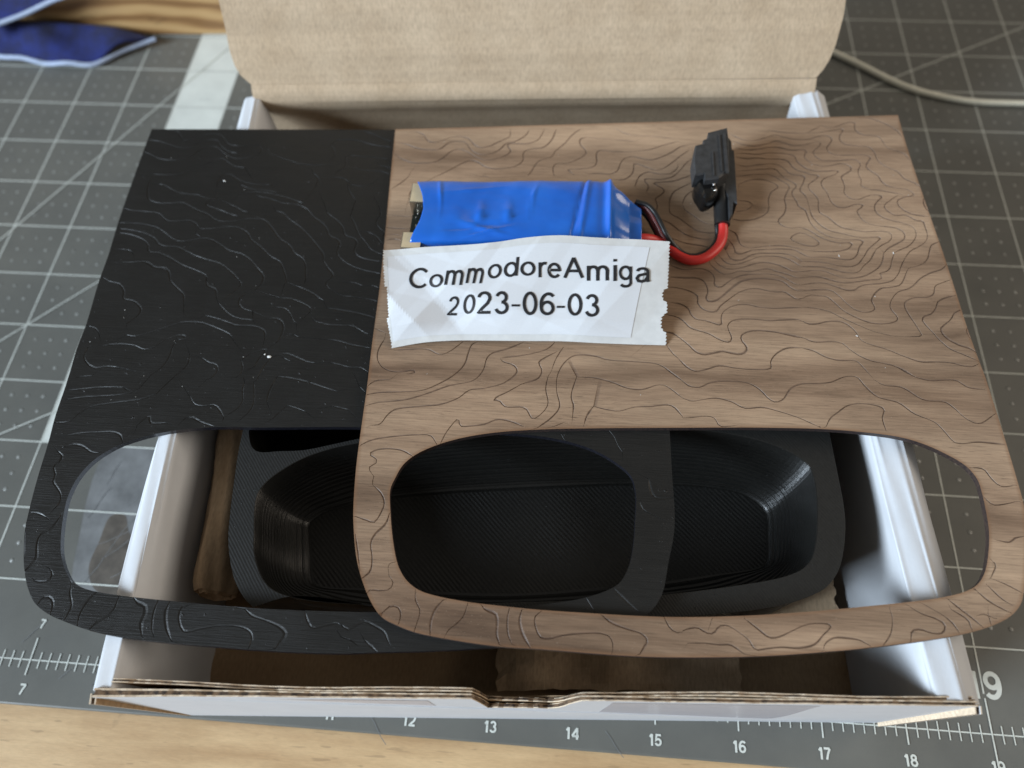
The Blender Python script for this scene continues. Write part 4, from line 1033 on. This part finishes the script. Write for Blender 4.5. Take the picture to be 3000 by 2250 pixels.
# ------------------------------------------------------------------ engraved panels
def engraved(name, out, hole, lines, ztop, thick, depth, mats, label, cat, gscale=1.0):
    oP, hP = plate_poly(out, 4, 40), plate_poly(hole, 4)
    root = thing(name, (sum(p[0] for p in oP) / len(oP), sum(p[1] for p in oP) / len(oP), ztop - thick), label, cat)
    EV, EE = [], []
    kd_pts = []
    for ln in lines.strip().split('\n'):
        w, s = ln.split(':'); hw = int(w) / 1000 * gscale
        P = pts2(s)
        Q = catmull(P, 6)
        # even steps
        Q = np.array(Q); L = np.r_[0, np.cumsum(np.linalg.norm(np.diff(Q, axis=0), axis=1))]
        if L[-1] < 0.03: continue
        m_ = max(3, int(L[-1] / 0.042)); tt = np.linspace(0, L[-1], m_ + 1)
        R = np.stack([np.interp(tt, L, Q[:, 0]), np.interp(tt, L, Q[:, 1])], 1)
        T = np.gradient(R, axis=0); T /= np.linalg.norm(T, axis=1)[:, None] + 1e-12; Nn = np.stack([-T[:, 1], T[:, 0]], 1)
        ph = rng.uniform(0, 6)
        hwv = hw * (1 + 0.25 * np.sin(tt * 5 + ph) + 0.15 * np.sin(tt * 13 + 2 * ph))
        hwv *= np.clip(np.minimum(tt, L[-1] - tt) / 0.07, 0.3, 1)
        n = len(EV); k = m_ + 1
        EV += [tuple(a) for a in R + Nn * hwv[:, None]] + [tuple(a) for a in R] + [tuple(a) for a in R - Nn * hwv[:, None]]
        for row in range(3): EE += [(n + row * k + j, n + row * k + j + 1) for j in range(m_)]
        EE += [(n, n + k), (n + k, n + 2 * k), (n + m_, n + k + m_), (n + k + m_, n + 2 * k + m_)]
        fn = max(4, int(L[-1] / 0.006)); t2 = np.linspace(0, L[-1], fn)
        kd_pts += list(zip(np.interp(t2, tt, R[:, 0]), np.interp(t2, tt, R[:, 1]), np.interp(t2, tt, hwv)))
    # rim helper loops so the scorched rim has geometry to fade over
    def inset(P, d):
        P = np.array(P); T = np.roll(P, -1, 0) - np.roll(P, 1, 0); T /= np.linalg.norm(T, axis=1)[:, None] + 1e-9
        Nn = np.stack([-T[:, 1], T[:, 0]], 1)
        ar = np.sum(P[:, 0] * np.roll(P[:, 1], -1) - np.roll(P[:, 0], -1) * P[:, 1])
        return P + Nn * d * (1 if ar > 0 else -1)
    oi, hi = inset(oP, 0.045), inset(hP, -0.04)
    vo, fo = cdt([oP, hP, oi, hi], EV, EE)
    f = keep(vo, fo, oP, [hP])
    kd = kdtree.KDTree(len(kd_pts))
    for i, q in enumerate(kd_pts): kd.insert((q[0], q[1], 0), i)
    kd.balance()
    kb = kdtree.KDTree(len(oP) + len(hP))
    bl = [tuple(p) for L_ in (oP, hP) for a, b in zip(L_, np.roll(np.array(L_), -1, 0)) for p in (a, (np.array(a) + b) / 2)]
    kb = kdtree.KDTree(len(bl))
    for i, q in enumerate(bl): kb.insert((q[0], q[1], 0), i)
    kb.balance()
    used = np.unique(f); remap = -np.ones(len(vo), int); remap[used] = np.arange(len(used)); vo = vo[used]; f = remap[f]
    gr = np.zeros(len(vo)); ri = np.zeros(len(vo))
    for i, (x, y) in enumerate(vo):
        best = 0
        for co, j, d in kd.find_n((x, y, 0), 3):
            best = max(best, 1 - d / kd_pts[j][2])
        gr[i] = max(0, min(1, best * 1.08 - 0.04))
        ri[i] = max(0, 1 - kb.find((x, y, 0))[2] / 0.04)
    verts = [(x, y, ztop - depth * gv) for (x, y), gv in zip(vo, gr)]
    faces = f.tolist(); idx = [0] * len(faces)
    n0 = len(verts); be = boundary(f)
    low = {}
    for a, b in be:
        for q in (a, b):
            if q not in low:
                low[q] = len(verts); verts.append((vo[q][0], vo[q][1], ztop - thick))
        faces.append((b, a, low[a], low[b])); idx.append(1)
    v2, f2 = cdt([oP, hP]); f2 = keep(v2, f2, oP, [hP])
    n1 = len(verts); verts += [(x, y, ztop - thick) for x, y in v2]; faces += [tuple(n1 + q for q in t[::-1]) for t in f2.tolist()]; idx += [1] * len(f2)
    o = obj('board', verts, faces, mats, root, idx)
    for nm, arr in (('groove', gr), ('rim', ri)):
        at = o.data.attributes.new(nm, 'FLOAT', 'POINT')
        at.data.foreach_set('value', np.r_[arr, np.zeros(len(verts) - len(arr))].astype(np.float32))
    return root
black_panel = engraved('console_panel', BLACK_OUT, BLACK_HOLE, BLACK_LINES, 2.37, 0.07, 0.0062, (M['blackp'], M['edge']),
    'black painted panel with engraved contour lines and a rounded cutout, lying under the walnut panel', 'panel', 0.8)
walnut_panel = engraved('console_panel', WOOD_OUT, WOOD_HOLE, WOOD_LINES, 2.445, 0.07, 0.010, (M['walnut'], M['char']),
    'brown walnut panel with engraved contour lines and a rounded cutout, lying over the black panel', 'panel', 0.57)
ZT = 2.445
def flecks(parent, spots, z, m=None):
    mbx = MB()
    for x, y, a, b, r in spots:
        n = len(mbx.v)
        c, s = math.cos(r), math.sin(r)
        ring = [(x + a * math.cos(q) * c - b * math.sin(q) * s, y + a * math.cos(q) * s + b * math.sin(q) * c, z) for q in [2 * math.pi * k / 6 for k in range(6)]]
        mbx.add(ring + [(x, y, z + min(a, b) * 0.8)], [(k, (k + 1) % 6, 6) for k in range(6)])
    o = mbx.obj('paint_flecks', m or M['dust'], parent, smooth=True); o['kind'] = 'stuff'; return o
rf = random.Random(11)
flecks(black_panel, [(10.15, 3.34, 0.028, 0.018, 0), (10.09, 3.37, 0.01, 0.01, 0), (8.9, 6.05, 0.022, 0.01, -0.5)] + [(rf.uniform(7.9, 11.2), rf.uniform(2.6, 6.5), rf.uniform(.003, .006), rf.uniform(.002, .004), rf.uniform(0, 3)) for _ in range(16)], 2.3703)
flecks(walnut_panel, [(17.67, 5.22, 0.006, 0.02, 0.1), (17.0, 5.14, 0.005, 0.02, 0.1), (17.06, 3.98, 0.016, 0.007, -.4)] + [(rf.uniform(11.6, 18.2), rf.uniform(2.8, 7), rf.uniform(.003, .006), rf.uniform(.003, .005), rf.uniform(0, 3)) for _ in range(22)], ZT + 0.0003)

# ------------------------------------------------------------------ blue battery module with its lead and plug
mod = thing('battery_module', (13.0, 5.2, ZT), 'blue film wrapped battery module with red lead and black plug, lying on the walnut panel', 'battery')
def sleeve():
    # sections along x: (x, yc, half depth, zc, half height, fold)
    yb0, yb1 = 5.74, 5.87
    sec = []
    NX, NA = 170, 120
    rows = []
    rw = random.Random(2)
    for k in range(NX + 1):
        f = k / NX
        row = []
        for q in range(NA):
            a = 2 * math.pi * q / NA
            ca, sa = math.cos(a), math.sin(a)
            p = 0.36
            cy = math.copysign(abs(ca) ** p, ca); cz = math.copysign(abs(sa) ** p, sa)
            # flat brick for f<0.82, squeezed neck and flared end after
            g_ = max(0.0, (f - 0.845) / 0.155)
            x = 11.69 + (14.13 - 11.69) * min(f / 0.845, 1.0) + g_ * 0.40
            yc = 5.22 + 0.055 * (x - 11.7)
            hd = 0.50 - 0.20 * min(1, g_ * 1.0) ** 0.8; hh = 0.235 * (1 - 0.42 * min(1, g_ * 1.6))
            yc -= 0.12 * g_
            zc = ZT + hh + 0.02
            y = yc + cy * hd; z = zc + cz * hh
            # concave open end on the left
            if f < 0.25:
                u = (y - (yc - hd)) / (2 * hd)
                dent = 0.13 * math.sin(math.pi * min(max(u, 0), 1)) ** 1.2 + 0.04 * (1 - u)
                x += dent * (1 - f / 0.25)
            # wrinkles
            wr = 0.007 * math.sin(5 * x + 3 * y) * math.sin(4 * y - 2) + 0.0012 * math.sin(23 * x - 8 * y)
            fold = 0.035 * math.exp(-((f - 0.845) / 0.012) ** 2) - 0.02 * math.exp(-((f - 0.815) / 0.02) ** 2)
            neck = 0.022 * math.sin(y * 15 + 5 * f) * min(1, g_ * 3) + 0.008 * math.sin(y * 31 + 2) * min(1, g_ * 3)
            cr = 0.016 * math.exp(-(((x - 12.45) * 0.8 + (y - 5.0) * 2.6) / 0.10) ** 2) * math.exp(-((x - 12.5) / 0.35) ** 2) - 0.014 * math.exp(-(((x - 12.5) * 0.55 + (y - 4.98) * -3) / 0.06) ** 2) * math.exp(-((x - 12.5) / 0.3) ** 2)
            ev = math.sqrt(((x - 12.70) / 0.20) ** 2 + ((y - 5.13) / 0.055) ** 2)
            cr += 0.026 * math.exp(-((ev - 1) / 0.24) ** 2) + 0.012 * math.exp(-((x - 13.80 - 0.10 * (y - 5.2)) / 0.03) ** 2) - 0.012 * math.exp(-((x - 13.72 - 0.16 * (y - 5.2)) / 0.025) ** 2) + 0.010 * math.exp(-((x - 13.18 - 0.25 * (y - 5.5)) / 0.025) ** 2) * math.exp(-((y - 5.45) / 0.18) ** 2) + 0.010 * math.exp(-((x - 12.02 + 0.15 * (y - 5.5)) / 0.022) ** 2) * math.exp(-((y - 5.5) / 0.2) ** 2) + 0.008 * math.exp(-(((y - 5.55) - 0.2 * (x - 12.4)) / 0.02) ** 2) * math.exp(-((x - 12.4) / 0.3) ** 2) + 0.016 * math.exp(-(((x - 12.75) * -0.30 + (y - 4.93)) / 0.016) ** 2) * math.exp(-((x - 12.68) / 0.24) ** 4)
            z += (wr + fold + neck + 1.7 * cr) * (1 if sa > -0.2 else 0.1); y += 0.4 * wr + 0.5 * neck * cy
            row.append((x, y, max(z, ZT + 0.004)))
        rows.append(row)
    mbx = MB(); mbx.grid(rows, 0, True)
    o = mbx.obj('sleeve', M['blue'], mod, smooth=True)
    s = o.modifiers.new('s', 'SOLIDIFY'); s.thickness = 0.0003; s.offset = -1
    return o
sleeve()
mbx = MB(); mbx.box(11.64, 13.9, 4.72, 5.70, ZT + 0.06, ZT + 0.12); pcb = mbx.obj('circuit_board', M['pcb'], mod)
mbx = MB()
mbx.box(11.645, 11.84, 4.9, 5.36, ZT + 0.121, ZT + 0.20); mbx.obj('cell_end', M['pcb'], mod)
rs = random.Random(4)
for (x, y, r) in ((11.76, 5.22, .020), (11.72, 5.17, .014), (11.79, 5.13, .022), (11.70, 5.30, .012), (11.75, 5.08, .012), (11.77, 4.96, .018), (11.72, 5.36, .014), (11.80, 5.28, .018)):
    mbx = MB(); mbx.box(x - r, x + r, y - r * .8, y + r * .8, ZT + 0.201, ZT + 0.215 + r); o = mbx.obj('solder_joint', M['solder'], mod)
    bv = o.modifiers.new('b', 'BEVEL'); bv.width = r * I * 0.6; bv.segments = 2
def usb(y0, y1, x0):
    mbx = MB(); t = 0.012; z0, z1 = ZT + 0.13, ZT + 0.42
    for a in ((x0, 11.86, y0, y1, z1 - t, z1), (x0, 11.86, y0, y1, z0, z0 + t), (x0, 11.86, y0, y0 + t, z0 + t, z1 - t), (x0, 11.86, y1 - t, y1, z0 + t, z1 - t)): mbx.box(*a)
    o = mbx.obj('usb_port', M['metal'], mod)
    bv = o.modifiers.new('b', 'BEVEL'); bv.width = 0.00012; bv.segments = 2
    mb2 = MB(); mb2.box(x0 + 0.05, 11.85, y0 + 0.05, y1 - 0.05, z0 + 0.12, z0 + 0.17); mb2.obj('contact_tongue', M['matte'], o)
    mb3 = MB(); mb3.box(x0 + 0.012, 11.86, y0 + 0.004, y1 - 0.012, z1 + 0.001, z1 + 0.008); mb3.obj('port_reflection', M['tan'], o)  # thin slab added on the shell to carry its painted tan reflection
usb(5.38, 5.68, 11.63); usb(4.66, 4.90, 11.62)
tube('wire', RED_WIRE, 0.060, M['red'], mod, 16)
tube('wire', BLACK_WIRE, 0.032, M['black'], mod, 10)
tube('wire', THIN_A, 0.034, M['dred'], mod, 10)
tube('wire', THIN_B, 0.034, M['dred'], mod, 10)
tube('wire', THIN_C, 0.030, M['black'], mod, 10)
plug = bpy.data.objects.new('plug', None)
def prism(mbx, P3, z0, mi=0, bev=0.03, topz=None):
    P = [np.array(p[:2]) for p in P3]; zt = P3[0][2] if topz is None else topz
    c = np.mean(P, 0)
    def ins(d): return [p + (c - p) / np.linalg.norm(c - p) * d for p in P]
    rows = [[(*p, z0) for p in P], [(*p, zt - bev) for p in P], [(*p, zt) for p in ins(bev)]]
    mbx.grid(rows, mi, True); mbx.face(rows[-1], mi); mbx.face(rows[0][::-1], mi)
def ccw(P): 
    a = sum(p[0] * q[1] - q[0] * p[1] for p, q in zip(P, P[1:] + P[:1])); return P if a > 0 else P[::-1]
mbx = MB(); prism(mbx, ccw(PLUG_LOW), ZT + 0.002, 0, 0.015); pl = mbx.obj('plug', M['matte'], mod)
mbx = MB(); prism(mbx, ccw(PLUG_TOP), 2.72, 0, 0.02)
top = mbx.obj('plug_cap', M['matte'], pl)
mbx = MB()
for (a, b, w) in (((15.50, 6.60), (15.50, 5.98), 0.010), ((15.565, 6.62), (15.565, 5.95), 0.018), ((15.40, 6.3), (15.40, 5.9), 0.008)):
    mbx.box(a[0] - w, a[0] + w, b[1], a[1], 2.951, 2.962)
mbx.obj('moulded_rib', M['matte'], pl)
mbx = MB(); prism(mbx, ccw(PLUG_TAPE), 2.60, 0, 0.07)
tp = mbx.obj('tape_wrap', M['gloss'], pl)
sd = tp.modifiers.new('s', 'SUBSURF'); sd.levels = sd.render_levels = 1
for x, y, z in SOLDER:
    bm = bmesh.new(); bmesh.ops.create_uvsphere(bm, u_segments=10, v_segments=8, radius=0.018)
    mbx = MB(); mbx.add([(x + v.co.x, y + v.co.y, z + v.co.z - 0.02) for v in bm.verts], [tuple(v.index for v in q.verts) for q in bm.faces]); bm.free()
    mbx.obj('solder_joint', M['solder'], pl, smooth=True)
tube('strain_relief', RELIEF, 0.098, M['black'], mod, 20)

# ------------------------------------------------------------------ paper label
LG = np.array(LABEL_GRID)
def lab(s, t, lift=0.0):
    x = min(max(s, 0), 1) * 8; i = min(int(x), 7); f = x - i
    # smooth along s
    def col(j):
        P = LG[j]; p0 = P[max(i - 1, 0)]; p1 = P[i]; p2 = P[i + 1]; p3 = P[min(i + 2, 8)]
        return 0.5 * ((2 * p1) + (-p0 + p2) * f + (2 * p0 - 5 * p1 + 4 * p2 - p3) * f * f + (-p0 + 3 * p1 - 3 * p2 + p3) * f ** 3)
    a, b, c = col(0), col(1), col(2)
    p = a * (1 - t) * (1 - 2 * t) + b * 4 * t * (1 - t) + c * t * (2 * t - 1) if 0 else (a * (1 - 2 * t) + b * 2 * t if t < .5 else b * (2 - 2 * t) + c * (2 * t - 1))
    if s < 0 or s > 1: p = p + (col(0) * (1 - t) + col(2) * t - p) * 0 + (LG[0][8] - LG[0][0]) * (s if s < 0 else s - 1)
    h = 0
    for (s0, t0, s1, t1, amp, wid) in CREASES:
        d = ((s - s0) * (t1 - t0) - (t - t0) * (s1 - s0)) / math.hypot(t1 - t0, s1 - s0) 
        h += 1.5 * amp * max(0, 1 - abs(d) / wid)
    n = np.array([0, -0.45, 0.89])
    return p + n * (h * min(1, t * 4 + 0.15) + lift)
CREASES = [(0.05, 0.1, 0.30, 0.80, 0.030, 0.16), (0.16, 0.0, 0.42, 1.0, -0.026, 0.22), (0.34, 0.3, 0.56, 1.0, 0.030, 0.26), (0.0, 0.62, 0.16, 0.0, 0.035, 0.12),
           (0.40, 0.50, 0.75, 0.62, 0.016, 0.30), (0.66, 0.0, 0.80, 0.6, 0.026, 0.20), (0.85, 0.5, 0.98, 0.9, 0.020, 0.16), (0.52, 0.25, 0.74, 0.0, 0.022, 0.16), (0.2, 0.12, 0.62, 0.40, -0.016, 0.24), (0.08, 0.9, 0.2, 0.4, -0.02, 0.14)]
label = thing('paper_label', (13.3, 3.7, ZT), 'crumpled white paper slip reading CommodoreAmiga 2023-06-03, taped against the blue module', 'paper label')
NS, NT = 110, 60
def sL(t): return 0.0 + 0.008 * ((t * 34) % 1) - 0.004 + (0.014 * max(0, 0.30 - t) / 0.30) + (0.012 if 0.30 < t < 0.62 else 0.0)
def sR(t):
    e = 1.0 + 0.010 * ((t * 30) % 1) - 0.006
    def bite(a, b, d): return d * (max(0, 1 - abs((t - (a + b) / 2) / ((b - a) / 2)) ** 4)) if a < t < b else 0
    return e - bite(0.415, 0.555, 0.024) - bite(0.12, 0.315, 0.026)
rows = []
for j in range(NT * 2 + 1):
    t = j / (NT * 2); a, b = sL(t), sR(t)
    rows.append([tuple(lab(a + (b - a) * i / NS, t)) for i in range(NS + 1)])
mbx = MB(); mbx.grid(rows)
tape = mbx.obj('tape_strip', M['tape'], label)
rows = []
for j in range(NT + 1):
    t = 0.065 + (0.93 - 0.065) * j / NT
    b = 0.868 + 0.062 * t
    rows.append([tuple(lab(0.022 + (b - 0.022) * i / NS, t, 0.0045)) for i in range(NS + 1)])
mbx = MB(); mbx.grid(rows); mbx.obj('paper_slip', M['paper'], label)
CAPS = {}
mbx = MB()
for ch, ox, oy, ax, ay, bx, by in GLYPHS:
    v, f = glyph_mesh(ch, 0.14)
    if ch in 'Co0d': ax += (bx - ox) * 0.28; ox -= (bx - ox) * 0.12; bx -= 0
    x0, x1 = v[:, 0].min(), v[:, 0].max()
    if ch == 'g': y0 = 0.0; y1 = v[:, 1].max(); sc = 1.0; y0 = v[:, 1].min(); y1 = v[:, 1].max()
    elif ch == '-': y0 = v[:, 1].min(); y1 = v[:, 1].max()
    else: y0 = v[:, 1].min(); y1 = v[:, 1].max()
    vv = []
    for q in v:
        a = (q[0] - x0) / (x1 - x0); b = (q[1] - y0) / (y1 - y0)
        s = ox + (ax - ox) * a + (bx - ox) * b; t = oy + (ay - oy) * a + (by - oy) * b
        vv.append(tuple(lab(s, t, 0.0105)))
    mbx.add(vv, f)
mbx.obj('lettering', M['ink'], label)

# ------------------------------------------------------------------ things at the back of the mat
cab = thing('cable', CABLE[3], 'thin ivory cable curving across the mat behind the box on the right', 'cable')
tube('cable_jacket', CABLE, 0.052, M['cable'], cab, 14)
blk = thing('oak_board', (6.0, 12.9, 0.0), 'knotty oak board lying on the mat behind the box, partly under the blue cloth', 'board')
def K(x, y, z):
    a = math.radians(2.6); return (3.59 + x * math.cos(a) - y * math.sin(a), 11.93 + x * math.sin(a) + y * math.cos(a), z)
mbx = MB(); mbx.box(-1.5, 6.5, 0, 2.2, 0.012, 1.35, 0, K); o = mbx.obj('board', M['oak'], blk)
bv = o.modifiers.new('b', 'BEVEL'); bv.width = 0.0012; bv.segments = 3
clo = thing('blue_cloth', (3.2, 11.6, 0.0), 'blue cloth with a pale stitched hem, folded over the end of the oak board', 'cloth')
def loft(name, c0, c1, sag, n=40, m=24):
    a, b = catmull(c0, 10), catmull(c1, 10)
    a = [np.array(x) for x in a]; b = [np.array(x) for x in b]
    rows = []
    for j in range(m + 1):
        f = j / m; rows.append([tuple(p * (1 - f) + q * f + np.array([0, 0, sag * math.sin(math.pi * f) + 0.07 * math.sin(i * 0.23 + f * 5) * math.sin(math.pi * f)])) for i, (p, q) in enumerate(zip(a, b))])
    mbx = MB(); mbx.grid(rows); o = mbx.obj(name, M['cloth'], clo, smooth=True)
    s = o.modifiers.new('s', 'SOLIDIFY'); s.thickness = 0.0012
    return o
h1 = [(0.6, 11.5, .10), (2.08, 11.16, .08), (2.6, 11.10, .11), (3.11, 11.0, .07), (3.6, 10.98, .12), (4.07, 11.01, .07), (4.58, 11.4, .10), (5.16, 11.73, .13)]
k1 = [(0.4, 11.9, .5), (1.9, 11.75, .5), (2.9, 11.7, .5), (3.7, 11.75, .42), (4.3, 11.85, .30), (5.12, 11.75, .14)]
loft('lower_fold', h1, k1, 0.12)
h2 = [(1.9, 11.12, .65), (2.47, 11.28, .75), (2.96, 11.42, .85), (3.52, 11.61, 1.0), (4.0, 11.75, 1.12), (4.5, 12.1, 1.42)]
k2 = [(0.9, 12.4, 1.2), (1.5, 12.6, 1.3), (2.1, 12.9, 1.42), (2.8, 13.2, 1.45), (3.5, 13.4, 1.45), (4.4, 13.5, 1.45)]
loft('upper_fold', h2, k2, 0.1)
tube('hem', h1, 0.045, M['hem'], clo, 10); tube('hem', h2, 0.045, M['hem'], clo, 10)
